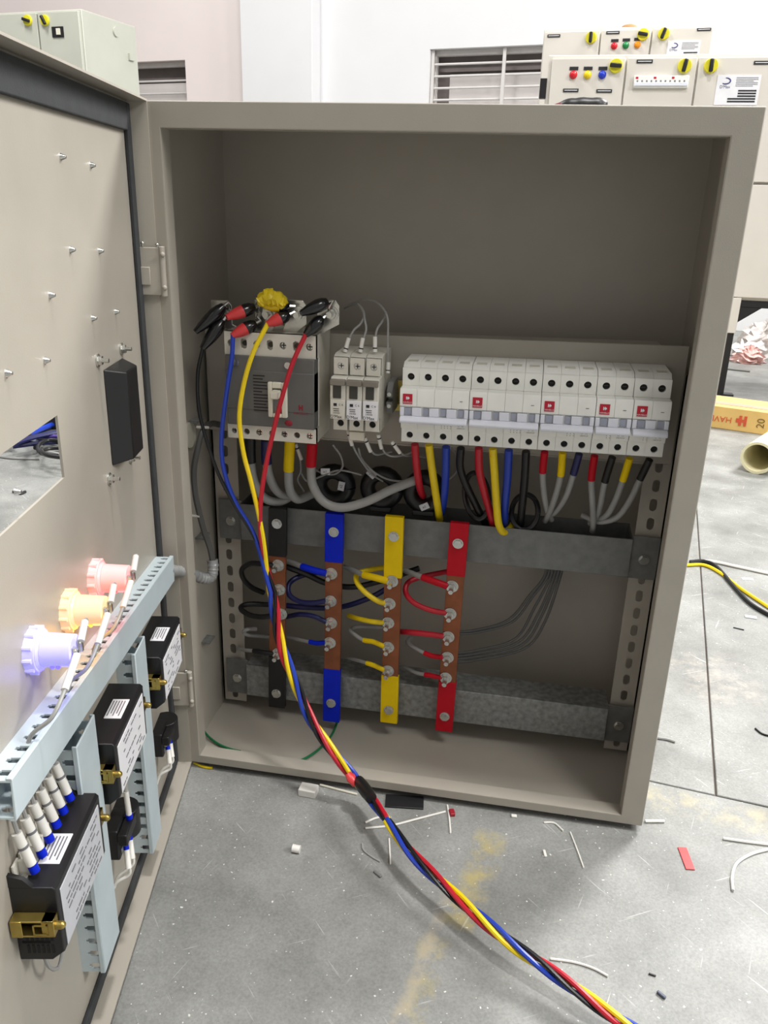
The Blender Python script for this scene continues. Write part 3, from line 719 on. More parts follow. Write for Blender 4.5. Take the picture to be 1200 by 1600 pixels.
tl('yellow', 3, [(600,1010,yb),(584,1003,yb),(568,1000,.088)], [(555,992,.094),(548,984,.104),(562,979,.116),(600,981,.128)], .0027)
tl('yellow', 4, [(600,1047,yb),(585,1040,yb),(573,1036,.088)], [(560,1032,.098),(545,1028,.112)], .0026)
tl('red', 0, [(699,916,yb),(680,909,yb),(660,902,.09)], [(642,895,.102),(625,889,.116)], .0036)
tl('red', 1, [(697,958,yb),(672,953,yb),(647,942,.088),(634,926,.098),(638,910,.108),(660,901,.118),(700,893,.128)], None, .0031)
tl('red', 2, [(693,994,yb),(670,991,yb),(642,988,.09),(622,987,.108)], None, .0034)
tl('red', 3, [(692,1027,yb),(676,1025,yb),(663,1020,.088)], [(650,1013,.094),(637,1003,.104),(642,996,.118)], .0027)
tl('red', 4, [(689,1059,yb),(676,1056,yb),(664,1054,.088)], [(650,1051,.096),(633,1042,.112)], .0026)
tl('blue', 0, [(510,896,yb),(490,891,yb),(472,885,.09)], [(458,880,.102),(442,876,.116)], .0036)
tl('blue', 1, [(509,939,yb),(490,942,yb),(468,940,.09),(452,929,.096),(452,912,.106),(470,900,.118),(505,893,.13)], None, .0031)
tl('blue', 2, [(510,972,yb),(490,963,yb),(468,960,.092),(447,964,.112)])
tl('blue', 3, [(508,1004,yb),(496,1005,yb),(484,1003,.088)], [(470,1000,.098),(450,995,.112)], .0026)
tl('black', 0, [(428,884,yb),(408,881,yb),(390,881,.09),(378,890,.096),(381,905,.102),(394,918,.11),(412,926,.12)], None, .0031)
tl('black', 2, [(432,961,yb),(408,964,yb),(388,960,.09),(376,950,.098),(388,944,.108),(425,945,.12)], None, .0031)
tl('black', 3, [(428,1022,yb),(410,1019,yb),(396,1017,.088)], [(384,1016,.096),(372,1014,.11)], .0026)
wire('busbar_tail', C['grey'], 'grey cable hooked back beside the black ended busbar', P((430,996,.118),(408,994,.112),(388,992,.1),(381,987,.096),(388,983,.096),(400,983,.104)), .0025, 'short cables lugged to the busbars', 'cable')
wire('link_cable', C['black'], 'black cable passing behind the upper copper of the busbars', P((444,884,.112),(478,897,.114),(510,911,.116),(552,917,.118),(604,905,.122),(655,888,.126)), .0036, None, 'cable')
wire('link_cable', C['navy'], 'navy cable passing behind the blue and yellow ended busbars', P((446,946,.114),(480,949,.116),(530,949,.118),(578,934,.12),(612,915,.124)), .0034, None, 'cable')
# grey bunch to the right of the red bar
gl = ['topmost grey cable of the bunch running behind the red ended busbar', 'second grey cable of the bunch, counted from the top', 'third grey cable of the bunch, counted from the top', 'fourth grey cable of the bunch, counted from the top', 'fifth grey cable of the bunch, counted from the top', 'lowest grey cable of the bunch running behind the red ended busbar']
for k in range(6):
    e = (988, 991, 1022, 1026, 1030, 1036)[k]; s0 = 850+k*5; mid = (935, 938, 955, 962, 968, 975)[k]; mx = (838, 842, 845, 852, 856, 862)[k]
    wire('control_cable', mat('mid_grey_cable', (96, 97, 96), .45), gl[k], P((s0+4,880,.150),(s0,902,.149),(mx-10,mid-5,.150),(795+k*5,(968,972,998,1003,1008,1013)[k],.15),(745,(984,988,1016,1021,1026,1031)[k],.152),(700,e,.15)), .0017, 'bunch of grey control cables', 'cable')
# control wiring above and below the single-pole breakers
def ferruled(label, fer, pts, r=.0011):
    a = at(*fer[0]); b = at(*fer[1]); o = thing('control_wire', label, 'wire', a, 'thin grey control wires with white ferrule sleeves')
    MB().cyl(tuple(a), tuple(b), .0021, 10).build('marker_sleeve', C['white'], o)
    d = (b-a)*.42; m_ = (a+b)/2; MB().cyl(tuple(a+d*.5), tuple(a+d*.7), .00225, 10).build('marker_print', INK, o)
    MB().tube([b-(b-a)*.3]+P(*pts), r, 7).build('insulation', C['grey'], o)
ferruled('thin wire with tilted white sleeve on the breaker nearest the large one', ((539,550,.06),(545,528,.062)), [(552,517,.066),(564,505,.07),(569,491,.076),(563,479,.084),(552,476,.1),(541,480,.13)])
ferruled('thin wire with white sleeve on the middle single-pole breaker', ((563,550,.06),(567,528,.062)), [(572,516,.066),(570,500,.07),(567,486,.078),(558,475,.09),(545,478,.13)])
ferruled('thin wire with white sleeve on the breaker beside the terminal block', ((586,550,.06),(586,526,.062)), [(589,515,.066),(597,503,.074),(602,494,.09),(604,486,.12)])
ferruled('thin wire arching high from the terminal block', ((606,583,.066),(607,566,.068)), [(606,535,.07),(606,500,.074),(600,484,.08),(588,472,.09),(571,468,.1),(552,474,.12),(538,482,.14)])
ferruled('thin wire with white sleeve under the breaker nearest the large one', ((544,673,.072),(550,696,.075)), [(556,706,.08),(566,722,.09),(580,740,.1),(598,752,.11)])
ferruled('thin wire with white sleeve under the middle single-pole breaker', ((570,684,.072),(579,706,.075)), [(586,710,.08),(598,709,.09),(612,706,.1)])
ferruled('thin wire with white sleeve under the breaker beside the terminal block', ((591,679,.072),(596,701,.075)), [(602,708,.08),(614,713,.085),(632,711,.095),(650,705,.1)])
ferruled('thin wire with white sleeve below the terminal block', ((612,690,.072),(625,708,.075)), [(633,712,.085),(650,712,.1),(668,716,.11)])
ferruled('thin wire with white sleeve under the large breaker', ((462,694,.085),(471,718,.088)), [(470,735,.095),(465,750,.1),(475,768,.108)])
a = at(557, 682, .066)
MB().box(a.x-.008, a.x+.008, .066, .072, a.z-.0045, a.z+.0045).build('wire_link', CREAM, None, bevel=.0008)
tag(bpy.data.objects['wire_link'], 'small cream marker plate under the middle single-pole breaker', 'marker')
for lb_, pts in (('thin grey wire curling behind the red sleeved supply cable', [(520,695,.095),(532,712,.1),(535,730,.104),(522,741,.106),(500,738,.108),(478,722,.11)]),
                 ('thin grey wire hanging beside the blue output cable', [(705,700,.09),(715,715,.095),(714,735,.1),(703,748,.108)]),
                 ('thin grey wire bundle sagging below the plate', [(560,700,.092),(566,718,.096),(585,738,.1),(610,750,.104),(640,752,.11)]),
                 ('thin grey wire crossing the current transformers', [(468,735,.1),(480,752,.102),(500,745,.104),(530,735,.106),(565,742,.11)])):
    wire('loose_wire', C['grey'], lb_, P(*pts), .0011, 'loose thin grey wires')
# green earth wires
wire('earth_wire', C['green'], 'green earth wire along the sill by the hinge side', [az(313,1134,.010), az(325,1150,.006), az(342,1163,.0045), az(362,1171,.0045), az(376,1174,.0045)], .0014, None)
wire('earth_wire', C['green'], 'green earth wire hanging behind the blue ended busbar', [az(530,1112,.012), az(525,1134,.006), az(515,1153,.0045), az(499,1170,.0045), az(484,1181,.005), az(470,1188,.0055)], .0014, None)

# ------------------------------------------------------------------ test leads and crocodile clips
def clip(label, boots, jaw, bootm, path, wm, tape=None):
    a = at(*path[0]); o = thing('test_lead', label, 'test lead', (a.x, a.y, a.z), 'test leads clipped to the supply terminals')
    j = at(*jaw)
    for i, (p0, p1) in enumerate(boots):
        q0, q1 = at(*p0), at(*p1); n = 9; pts = [q0.lerp(q1, k/(n-1)) for k in range(n)]
        rs = [.0046, .0062, .0074, .0079, .0076, .0070, .0060, .0047, .0036]
        MB().tube_r(pts, rs, 12, True, .8).build('boot', bootm[i], o)
        d = (q0-q1).normalized()
        MB().tube_r([q0+d*.001, q0.lerp(q1, .12), q0.lerp(q1, .30), q0.lerp(q1, .40)], [.0048, .0072, .0082, .0080], 12, True, .8).build('jaw_guard', BBOOT, o)
        MB().tube_r([q0-d*.002, q0+d*.006, j.lerp(q0, .4), j], [.0036, .0032, .0028, .0018], 8, True, .6).build('jaw', STEEL, o)
    return o
def lead_path(own, phase, wr):
    cen = [at(425,925,.012), at(437,1000,.004), at(461,1065,-.006), at(486,1125,-.014), at(520,1175,-.022), at(561,1224,-.030), az(600,1275,.034), az(640,1330,.030), az(690,1380,.026), az(745,1430,.022), az(800,1475,.018), az(850,1510,.015), az(905,1550,.012), az(960,1590,.008), az(1040,1640,.004)]
    c = smooth_path(cen, 14); out = []; L = 0
    for i, p in enumerate(c):
        if i: L += (p-c[i-1]).length
        t_ = (c[min(i+1, len(c)-1)]-c[max(i-1, 0)]).normalized(); a = t_.cross(V((0, 1, .3))).normalized(); b = t_.cross(a)
        rad = .0036*(1-.30*math.exp(-((L-.30)/.03)**2)); w = phase + L*2*math.pi/(.135 if L < .3 else .17)+.7*math.sin(L*13)
        out.append(p + a*(rad*math.cos(w)) + b*(rad*math.sin(w)))
    pre = smooth_path([at(*q) for q in own]+[out[0]], 10)
    return pre[:-1] + out
def lead(label, boots, jaw, bootm, own, phase, m, r=.0024):
    o = clip(label, boots, jaw, bootm, own, m)
    p = lead_path(own, phase, r)
    MB().tube_r(p, [r]*len(p), 8).build('wire', m, o)
    return o
cy = .050
l_black = lead('black test lead with two black boots on the outermost terminal', [((349,479,.056),(305,519,.040)), ((347,502,.054),(316,545,.038))], (362,486,.060), (BBOOT, BBOOT),
     [(317,543,.038),(309,585,.034),(311,640,.030),(324,692,.026),(342,742,.022),(368,792,.018),(400,845,.015)], 0, CABLE['black'], .0019)
lead('blue test lead held by a red booted clip', [((396,480,.056),(354,496,.040)), ((398,506,.054),(362,525,.040))], (404,490,.060), (RBOOT, RBOOT),
     [(364,523,.040),(362,560,.036),(353,620,.032),(346,685,.028),(350,735,.024),(368,785,.020),(398,838,.016)], 1.6, CABLE['blue'])
ly = lead('yellow test lead with tape wrapped clip on the middle terminal', [((450,478,.058),(412,478,.048)), ((450,492,.054),(417,507,.042))], (456,484,.062), (TAPEY, RBOOT),
     [(419,505,.042),(396,550,.034),(381,600,.030),(374,652,.026),(380,705,.022),(392,752,.018),(404,803,.015),(413,855,.013)], 3.2, CABLE['yellow'])
c = at(427, 470, .050)
TYF = Fr(c)
mb = MB(); pts = [at(406,474,.05), at(414,468,.05), at(424,466,.05), at(436,470,.05), at(446,478,.05)]
mb.tube_r(smooth_path(pts, 4), [.004, .0070, .0090, .0086, .0100, .0092, .0104, .0096, .0100, .0090, .0098, .0088, .0092, .0078, .0076, .0058, .0040][:17], 11, True, .85)
rt = random.Random(4)
mb.v = [p + V((rt.uniform(-1, 1), rt.uniform(-1, 1), rt.uniform(-1, 1)))*.0013 for p in mb.v]
mb.build('tape_wrap', TAPEY, ly, smooth=False)
lead('red test lead with black booted clip on the terminal nearest the small breakers', [((510,472,.056),(470,490,.042)), ((502,498,.054),(477,524,.042))], (514,486,.060), (BBOOT, BBOOT),
     [(478,522,.042),(457,568,.034),(441,620,.028),(428,670,.024),(415,730,.020),(407,790,.016),(409,850,.013)], 4.8, CABLE['red'])
# tape around the bundle and the spare boot beside it
cc = lead_path([(425,925,.012)], 0, 0)
q0 = at(560,1220,-.030); q1 = az(580,1247,.0375)
o = MB().tube_r([q0, q0.lerp(q1, .3), q0.lerp(q1, .7), q1], [.0060, .0068, .0068, .0060], 12).build('tape_band', TAPEB); tag(o, 'black tape band wrapped around the twisted test leads', 'tape')
q0 = at(543,1208,-.030); q1 = at(556,1226,-.034)
o = MB().tube_r([q0, q0.lerp(q1, .4), q1], [.0035, .0058, .0042], 10, True, .8).build('red_boot', RBOOT); tag(o, 'small red rubber boot taped to the twisted test leads', 'clip boot')

# ------------------------------------------------------------------ door fittings
# slotted wiring ducts
def duct(label, fr, L, w, d, pitch, slots_both=True):
    # local: x along, y out of the door (0 at the panel), z across
    o = thing('wiring_duct', label, 'wiring duct', fr(0, 0, 0), 'pale grey slotted wiring ducts on the door')
    MB(fr).box(0, L, 0, .0012, -w/2, w/2).build('base', DUCT, o)
    for s_ in (-1, 1):
        z0, z1 = (w/2-.0012, w/2) if s_ > 0 else (-w/2, -w/2+.0012)
        mb = MB(fr).box(0, L, .0012, d*.34, z0, z1)
        n = int(L/pitch)
        for k in range(n+1):
            a = max(0, k*pitch-pitch*.29); b = min(L, k*pitch+pitch*.29)
            # finger with rounded root
            mb.box(a, b, d*.34, d-.001, z0, z1)
            if k < n:
                m0, m1 = k*pitch+pitch*.29, (k+1)*pitch-pitch*.29
                mb.box(m0, m0+.0012, d*.34, d*.44, z0, z1).box(m1-.0012, m1, d*.34, d*.44, z0, z1)
        mb.build('slotted_side', DUCT, o)
    mb = MB(fr).box(0, L, d-.001, d+.0004, -w/2-.0010, w/2+.0010).box(0, L, d-.0034, d, w/2, w/2+.0014).box(0, L, d-.0034, d, -w/2-.0014, -w/2)
    mb.build('cover', DUCT, o, bevel=.0004)
    return o
f0 = dr(272, 868, .0); f1 = dr(272, 908, .0); n0 = dr(17, 1224, .0); n1 = dr(28, 1277, .0)
ua, ub = (f0[0]+f1[0])/2, (n0[0]+n1[0])/2; za, zb_ = (f0[1]+f1[1])/2, (n0[1]+n1[1])/2; wd = f0[1]-f1[1]
dx = (DU*(ub-ua)+ZZ*(zb_-za)); LD = dx.length; dx.normalize(); dz = dx.cross(DN)*-1
if dz.z < 0: dz = -dz
duct('long pale grey slotted wiring duct under the three indicator lamps', Fr(dw(ua, DT, za), dx, DN, dz), LD, wd*.97, -DT-.0004, .0127)
vA = Fr(dw(.1565, DT, .028), ZZ, DN, DU); duct('upright grey slotted duct between the two meters nearest the hinge', vA, .2150, .0300, -DT-.0004, .0125)
vB = Fr(dw(.2990, DT, .0495), ZZ, DN, DU); duct('upright grey slotted duct beside the nearest large meter', vB, .2080, .0360, -DT-.0004, .0125)

# indicator lamps
def lamp(colour, u, z, body, glow, strength, label):
    c = dw(u, DT, z); o = thing('indicator_lamp', label, 'indicator lamp', c, 'round indicator lamps on the door'); LF = Fr(c, DU, DN, ZZ)
    m = mat(colour+'_lamp_plastic', body, .3, 0, .03, 60, emit=glow, estr=strength, trans=0)
    m2 = mat(colour+'_lamp_core', glow, .3, 0, .03, 60, emit=glow, estr=strength*3)
    nut = MB(LF); nut.cone((0, 0, 0), (0, .0065, 0), .0150, .0140, 22)
    for k in range(11):
        w = 2*math.pi*k/11; x, zz = .0150*math.cos(w), .0150*math.sin(w)
        nut.cyl((x*.96, 0, zz*.96), (x*.96, .0055, zz*.96), .0016, 8)
    nut.build('lock_nut', m, o)
    MB(LF).cone((0, .0065, 0), (0, .0085, 0), .0128, .0112, 22).cone((0, .0085, 0), (0, .0275, 0), .0112, .0104, 22).build('body', m, o, bevel=.0004)
    mb = MB(LF)
    for k in (-1, 1): mb.box(.0070+.002*k, .0090+.002*k, .0115, .0125, -.0135, -.0060)
    for dy in (.0150, .0185): MB(LF).ball((.0075, dy, -.0078), .0016).build('light_slot', m2, o)
    for k in (-1, 1):
        t_ = MB(LF).box(-.0012+.0045*k, .0012+.0045*k, .0275, .0310, -.0030, .0030).cyl((.0045*k, .0285, -.003), (.0045*k, .0285, .0045), .0016, 8)
        t_.build('terminal', STEEL, o)
    pl = bpy.data.lights.new(colour+'_lamp_light', 'POINT'); pl.energy = .012 if colour == 'blue' else .022; pl.color = lin(glow); pl.shadow_soft_size = .008
    po = bpy.data.objects.new(colour+'_lamp_light', pl); col.objects.link(po); po.location = LF(0, .019, .0) + ZZ*-.0165
    return LF
LFr = lamp('red', *dr(146, 903, DT), (240, 206, 206), (255, 92, 100), .42, 'glowing red indicator lamp nearest the hinge')
LFa = lamp('amber', *dr(104, 953, DT), (244, 222, 190), (255, 186, 70), .42, 'glowing amber indicator lamp between the red and blue ones')
LFb = lamp('blue', *dr(49, 1015, DT), (214, 212, 240), (112, 100, 255), .42, 'glowing blue indicator lamp')
def lampwire(lf, k, pts, label):
    o = thing('lamp_wire', label, 'wire', lf(.0045*k, .0295, 0), 'sleeved lamp wires entering the long duct')
    w = [lf(*p) for p in pts]
    MB().cyl(tuple(w[0]), tuple(w[1]), .0024, 10).build('marker_sleeve', C['white'], o)
    MB().tube([w[1]-(w[1]-w[0])*.3]+w[1:], .0014, 7).build('insulation', C['grey'], o)
for lf, nm in ((LFr, 'red'), (LFa, 'amber'), (LFb, 'blue')):
    lampwire(lf, 1, [(.0055, .0305, .000), (.030, .0300, -.010), (.044, .0260, -.020), (.046, .0130, -.032), (.046, .0080, -.052)], 'long sleeved wire on the {} lamp running down into the duct'.format(nm))
    lampwire(lf, -1, [(-.0045, .0300, .004), (-.0180, .0290, .011), (-.0240, .0270, .006), (-.0200, .0180, -.020), (-.018, .010, -.052)], 'short sleeved wire on the hinge side of the {} lamp'.format(nm))

# meters
def meter(u0, u1, z0, z1, label, near=False):
    c = dw((u0+u1)/2, DT, z0); o = thing('panel_meter', label, 'meter', c, 'black panel meters clamped in the door'); nr = .010
    D = DOOR
    prof_ = [(DT, z0-.004), (nr-.008, z0-.004), (nr, z0+.003), (nr, z1+.002), (nr-.002, z1+.004), (DT, z1+.004)]
    MB(D).prism(prof_, u0-.004, u1+.004, 'x').build('case', BLACKP, o, bevel=.0007)
    if near:
        MB(D).prism([(DT, z1+.004), (-.004, z1+.004), (-.009, z1+.010), (DT, z1+.013)], u1+.001, u1+.004, 'x').build('end_cheek', BLACKP, o)
        MB(D).prism([(DT, z1+.004), (-.004, z1+.004), (-.009, z1+.010), (DT, z1+.013)], u0-.004, u0-.001, 'x').build('end_cheek', BLACKP, o)
    l = MB(D).box(u0+.001, u1-.001, nr, nr+.0006, z0+.003, z1-.002).build('rating_plate', GREYL if near else WHITEL, o, bevel=.0002)
    mb = MB(D); rnd = random.Random(int(u0*1e4))
    for r_ in range(9):
        zz = z0+.007+(z1-z0-.014)*r_/8; x = u0+.006
        while x < u1-.010:
            w = rnd.uniform(.002, .008)
            if rnd.random() < (.72 if near else .4): mb.box(x, min(x+w, u1-.005), nr+.0004, nr+.0009, zz-.0006, zz+.0006)
            x += w+.0015
    mb.build('rating_print', INKG, l, smooth=False)
    su0, su1 = ((u0+.020, u0+.046) if not near else (u0+.036, u0+.062))
    st = MB(D).box(su0, su1, -.0075, .0058, z1+.0038, z1+.0046).build('sticker', WHITEL, o, bevel=.0003)
    mb = MB(D)
    for k in range(5): mb.box(su0+.003, su1-.003-.003*(k % 2), -.0060+k*.0022, -.0053+k*.0022, z1+.0045, z1+.0050)
    mb.build('sticker_print', INKG, st, smooth=False)
    zc = (z0+z1)/2+.004
    for s_, ue in ((1, u1+.004), (-1, u0-.004)):
        a, b = (ue, ue+.0075) if s_ > 0 else (ue-.0075, ue)
        cl = MB(D).box(a, b, DT+.001, nr-.001, zc-.0062, zc-.0050).box(a, b, DT+.001, nr-.001, zc+.0050, zc+.0062).box(a, b, nr-.0085, nr-.001, zc-.0062, zc+.0062)
        ex = b if s_ > 0 else a-.0008
        cl.box(ex-.0004, ex+.0004, DT+.001, nr-.020, zc-.0062, zc+.0062)
        cb = cl.build('clamp', BRASS, o, bevel=.0004)
        MB(D).cyl(((a+b)/2, nr-.001, zc), ((a+b)/2, nr+.0025, zc), .0026, 10).ball(((a+b)/2, nr+.0025, zc), .0024).build('clamp_screw', BRASS, cb)
        if s_ > 0:
            q = MB(D); qn0, qn1 = nr-.0135, nr-.0045
            q.box(b, b+.0006, qn0, qn1, zc+.0030, zc+.0040).box(b, b+.0006, qn0, qn1, zc-.0040, zc-.0030).box(b, b+.0006, qn0, qn0+.001, zc-.004, zc+.004).box(b, b+.0006, qn1-.001, qn1, zc-.004, zc+.004)
            q.build('clamp_window', BRASS, cb)
    if near:
        for k in range(6): MB(D).box(u1+.0038, u1+.0043, -.0125+k*.0030, -.0110+k*.0030, z0+.0120, z0+.0185).build('vent', HOLE, o)
        for k in range(6): MB(D).box(u1+.0038, u1+.0043, -.0125+k*.0030, -.0110+k*.0030, z0+.0020, z0+.0085).build('vent', HOLE, o)
        for k in range(2): MB(D).box(u1+.0038, u1+.0043, -.0150, .002, z0+.0098+.0012*k, z0+.0104+.0012*k).build('vent', HOLE, o)
    return o
meter(.0545, .1265, .1640, .2110, 'black panel meter nearest the hinge of the door')
meter(.1965, .2705, .1760, .2235, 'black panel meter between the two upright ducts')
mo3 = meter(.3200, .3970, .1640, .2140, 'black panel meter with dense grey rating plate and white ferrules', True)
for k in range(7):
    u = .3260+k*.0105
    MB(DOOR).box(u, u+.0022, -.0150, -.0080, .2180, .2290).box(u, u+.0080, -.0165, -.0150, .2180, .2300).build('terminal_divider', GREYP, mo3, bevel=.0003)
    MB(DOOR).cyl((u+.0055, -.0110, .2180), (u+.0055, -.0110, .2205), .0026, 10).build('terminal_screw', STEEL, mo3)
fl_ = ('first', 'second', 'third', 'fourth', 'fifth', 'sixth')
for k in range(6):
    u = .3275+k*.0128; a = dw(u, -.0050, .2215); b = dw(u-.001, -.0130, .2500); e = dw(u-.002, -.0145, .2620)
    o = thing('ferruled_wire', 'white sleeved wire on the grey plated meter, {} from the hinge side'.format(fl_[k]), 'wire', a, 'white sleeved wires rising from the meter')
    MB().cyl(tuple(a), tuple(a.lerp(b, .18)), .0030, 10).build('ferrule', SLEEVE['blue'], o)
    MB().tube_r([a.lerp(b, .2), b], [.0031, .0031], 12).build('marker_sleeve', C['white'], o)
    MB().tube([b.lerp(a, .2), e, e+ZZ*.012], .0014, 7).build('insulation', C['grey'], o)
    MB().tube_r([a.lerp(b, .62), a.lerp(b, .68)], [.00325, .00325], 12).build('marker_print', INKG, o)
# black round-backed connectors under the meters
def connector(u, z, label, s=1.0):
    c = dw(u, DT, z); o = thing('selector_switch', label, 'switch', c, 'black switch backs below the meters'); LF = Fr(c, DU*s, DN*s, ZZ*s)
    MB(LF).box(-.015, .015, 0, .012, -.015, .015).build('body', BLACKP, o, bevel=.0015)
    MB(LF).cone((-.017, .008, -.012), (-.017, .008, .014), .013, .013, 20).build('barrel', BLACKP, o, bevel=.0006)
    MB(LF).box(-.012, .017, .012, .020, .002, .013).build('ledge', BLACKP, o, bevel=.0010)
    for k in range(2):
        MB(LF).cyl((-.004+.011*k, .012, -.003), (-.004+.011*k, .0155, -.003), .0030, 10).build('terminal_screw', STEEL, o)
    MB(LF).box(-.010, .010, .0118, .0124, -.0115, -.0075).build('label_strip', WHITEL, o)
    MB(LF).cyl((-.030, .004, -.018), (-.002, .004, -.018), .0017, 10).build('pin', STEEL, o)
    for k in range(2):
        a = LF(-.004+.011*k, .015, -.005); b = LF(.006+.011*k, .019, -.021)
        MB().tube_r([a, a.lerp(b, .25)], [.0022, .0024], 10).build('ferrule', SLEEVE['blue'], o)
        MB().tube_r([a.lerp(b, .22), b], [.0025, .0025], 10).build('wire_sleeve', C['white'], o)
        MB().tube([b.lerp(a, .2), b+ZZ*-.006, LF(.012+.008*k, .008, -.034), LF(.014+.008*k, .004, -.045)], .0013, 7).build('wire', C['white'], o)
connector(.2290, .1030, 'black switch back below the meter between the upright ducts')
connector(.0740, .0860, 'black switch back below the meter nearest the hinge', .92)
o = thing('ferruled_wire', 'white sleeved wire with blue ferrule above the switch back', 'wire', dw(.226, -.002, .115))
MB().tube_r([dw(.226, -.001, .1165), dw(.226, -.001, .121)], [.0028, .0028], 10).build('ferrule', SLEEVE['blue'], o)
MB().tube_r([dw(.226, -.001, .1205), dw(.222, -.003, .141)], [.0024, .0022], 10).build('marker_sleeve', C['white'], o)
MB().tube([dw(.222, -.003, .139), dw(.220, -.006, .150), dw(.216, -.012, .164)], .0013, 7).build('insulation', C['grey'], o)
# wires hanging below the near meter
wire('meter_wire', C['grey'], 'grey wire loop hanging below the grey plated meter', [dw(.3890, -.010, .163), dw(.3880, -.008, .140), dw(.3800, -.006, .128), dw(.3735, -.005, .133), dw(.3725, -.005, .144)], .0013)
o = MB().tube_r([dw(.3725, -.005, .143), dw(.3705, -.005, .163)], [.0023, .0023], 10).build('wire_marker', C['white']); tag(o, 'white wire marker sleeve below the grey plated meter', 'marker')
# spiral wrapped harness from the duct to the enclosure
HP = [dw(.022, -.006, .2520), at(292,894,.012), at(312,902,.030), at(328,903,.040), at(333,888,.046), at(329,860,.050), at(319,830,.050), at(311,800,.046), at(305,770,.044), at(303,735,.046), at(309,700,.052), at(317,672,.062), at(330,662,.080), at(345,664,.096)]
o = thing('wire_harness', 'grey spiral wrapped harness from the door duct into the enclosure', 'wire harness', HP[3])
WRAP = mat('clear_grey_spiral_wrap', (150, 152, 152), .28, 0, .1, 80, coat=.3)
hp = smooth_path(HP, 10); MB().tube_r(hp[:46], [.0058+.0007*(k % 3 == 0) for k in range(46)], 10).build('spiral_wrap', WRAP, o)
MB().tube_r(hp[44:], [.0034]*len(hp[44:]), 8).build('wires', mat('dark_grey_wires', (84, 84, 82), .5), o)
for q in (at(302,806,.046), at(316,668,.060)):
    MB().tube_r([q+V((-.006, 0, 0)), q+V((.008, -.002, .001))], [.0016, .0014], 6).build('cable_tie', C['white'], o)

# ------------------------------------------------------------------ litter on the floor
def slab_piece(name, label, cat, px, py, a, b, h, rot, m, bev=.0006, lift=0):
    c = az(px, py, ZF+lift); F_ = Fr((c.x, c.y, ZF+lift), (math.cos(rot), math.sin(rot), 0), (-math.sin(rot), math.cos(rot), 0))
    o = MB(F_).box(-a/2, a/2, -b/2, b/2, 0, h).build(name, m, bevel=bev); return tag(o, label, cat)
slab_piece('plastic_block', 'square white plastic block under the edge of the enclosure', 'block', 482, 1240, .020, .014, .009, -.05, C['white'], .0010)
c = az(463, 1331, ZF); o = MB().cyl((c.x-.004, c.y, ZF+.0042), (c.x+.004, c.y, ZF+.0038), .0040, 12).build('sleeve_offcut', C['white']); tag(o, 'short white sleeve offcut lying on the grey floor', 'offcut')
o = slab_piece('red_strip', 'flat red heat shrink offcut on the bright floor', 'offcut', 1072, 1342, .009, .030, .0012, .12, RBOOT, .0003)
slab_piece('black_strip', 'black plastic strip half under the enclosure beside the test leads', 'offcut', 632, 1254, .042, .020, .002, .12, BLACKP, .0005)
slab_piece('grey_offcut', 'dark grey cable offcut near the test leads', 'offcut', 590, 1367, .010, .003, .0026, -.6, MGREY, .0008)
slab_piece('grey_offcut', 'tiny blue-grey offcut in front of the red strip', 'offcut', 1033, 1556, .008, .0028, .0026, -.7, mat('slate_plastic', (86, 92, 108), .5), .0008)
slab_piece('grey_offcut', 'tiny dark offcut beside the blue-grey one', 'offcut', 1019, 1524, .006, .0016, .0014, -.2, BLACKP, .0004)
slab_piece('white_chip', 'curved white chip beside the yellow and black cord', 'offcut', 1173, 965, .018, .008, .002, -.1, WHITEL, .0008)
slab_piece('dark_chip', 'thin dark chip beside the curved white chip', 'offcut', 1154, 983, .016, .002, .0015, -.3, INK, .0004)
slab_piece('white_chip', 'pale oval chip beyond the cord', 'offcut', 1168, 905, .020, .008, .001, .1, WHITEL, .0004)
slab_piece('white_offcut', 'small pale offcut under the enclosure edge', 'offcut', 851, 1335, .003, .009, .0025, .2, C['white'], .0008)
slab_piece('red_offcut', 'small dark red offcut beside the strips of cable tie', 'offcut', 706, 1272, .006, .009, .004, .3, mat('dark_red_plastic', (150, 24, 40), .4), .0010)
slab_piece('white_offcut', 'small white ring offcut by the front sill', 'offcut', 803, 1276, .006, .004, .002, .1, C['white'], .0006)
def strand(name, m, label, pts, r, cat='offcut', group=None):
    return wire(name, m, label, [az(x, y, ZF+r+(h if (h := (q[0] if q else 0)) else 0)) for x, y, *q in pts], r, group, cat, n=6)
strand('cable_tie_strip', C['white'], 'long pale cable tie strip beside the test leads', [(571,1294),(610,1290),(650,1280),(696,1268)], .0011)
strand('cable_tie_strip', C['white'], 'short pale cable tie strip touching the test leads', [(571,1285),(585,1279),(600,1275)], .0011)
strand('cable_tie_strip', C['white'], 'pale strip standing across the dark red offcut', [(699,1258),(702,1278),(704,1302)], .0010)
strand('cable_tie_strip', C['white'], 'pale strip lying below the enclosure corner', [(891,1300),(902,1328),(912,1356)], .0009)
strand('cable_tie_strip', C['white'], 'curved pale strip near the front sill', [(850,1285),(866,1286),(880,1298)], .0010)
strand('wire_offcut', C['grey'], 'thin curved wire offcut left of the test leads', [(566,1318),(568,1328),(580,1338),(594,1346)], .0009)
strand('wire_offcut', C['white'], 'long pale wire offcut under the end of the test leads', [(860,1498),(895,1503),(925,1512),(950,1525)], .0011)
strand('wire_offcut', C['white'], 'curled white wire offcut on the bright floor', [(1205,1326),(1175,1334),(1152,1348),(1144,1368),(1145,1391)], .0015)
strand('wire_offcut', C['white'], 'straight white wire offcut beside the curled one', [(1130,1310),(1165,1315),(1205,1320)], .0015)
strand('wire_offcut', C['white'], 'short white offcut beside the enclosure corner', [(1008,1283),(1038,1283)], .0016)
strand('wire_offcut', C['grey'], 'pale wire stub beside the enclosure side', [(1028,1153),(1042,1155),(1055,1159)], .0017)
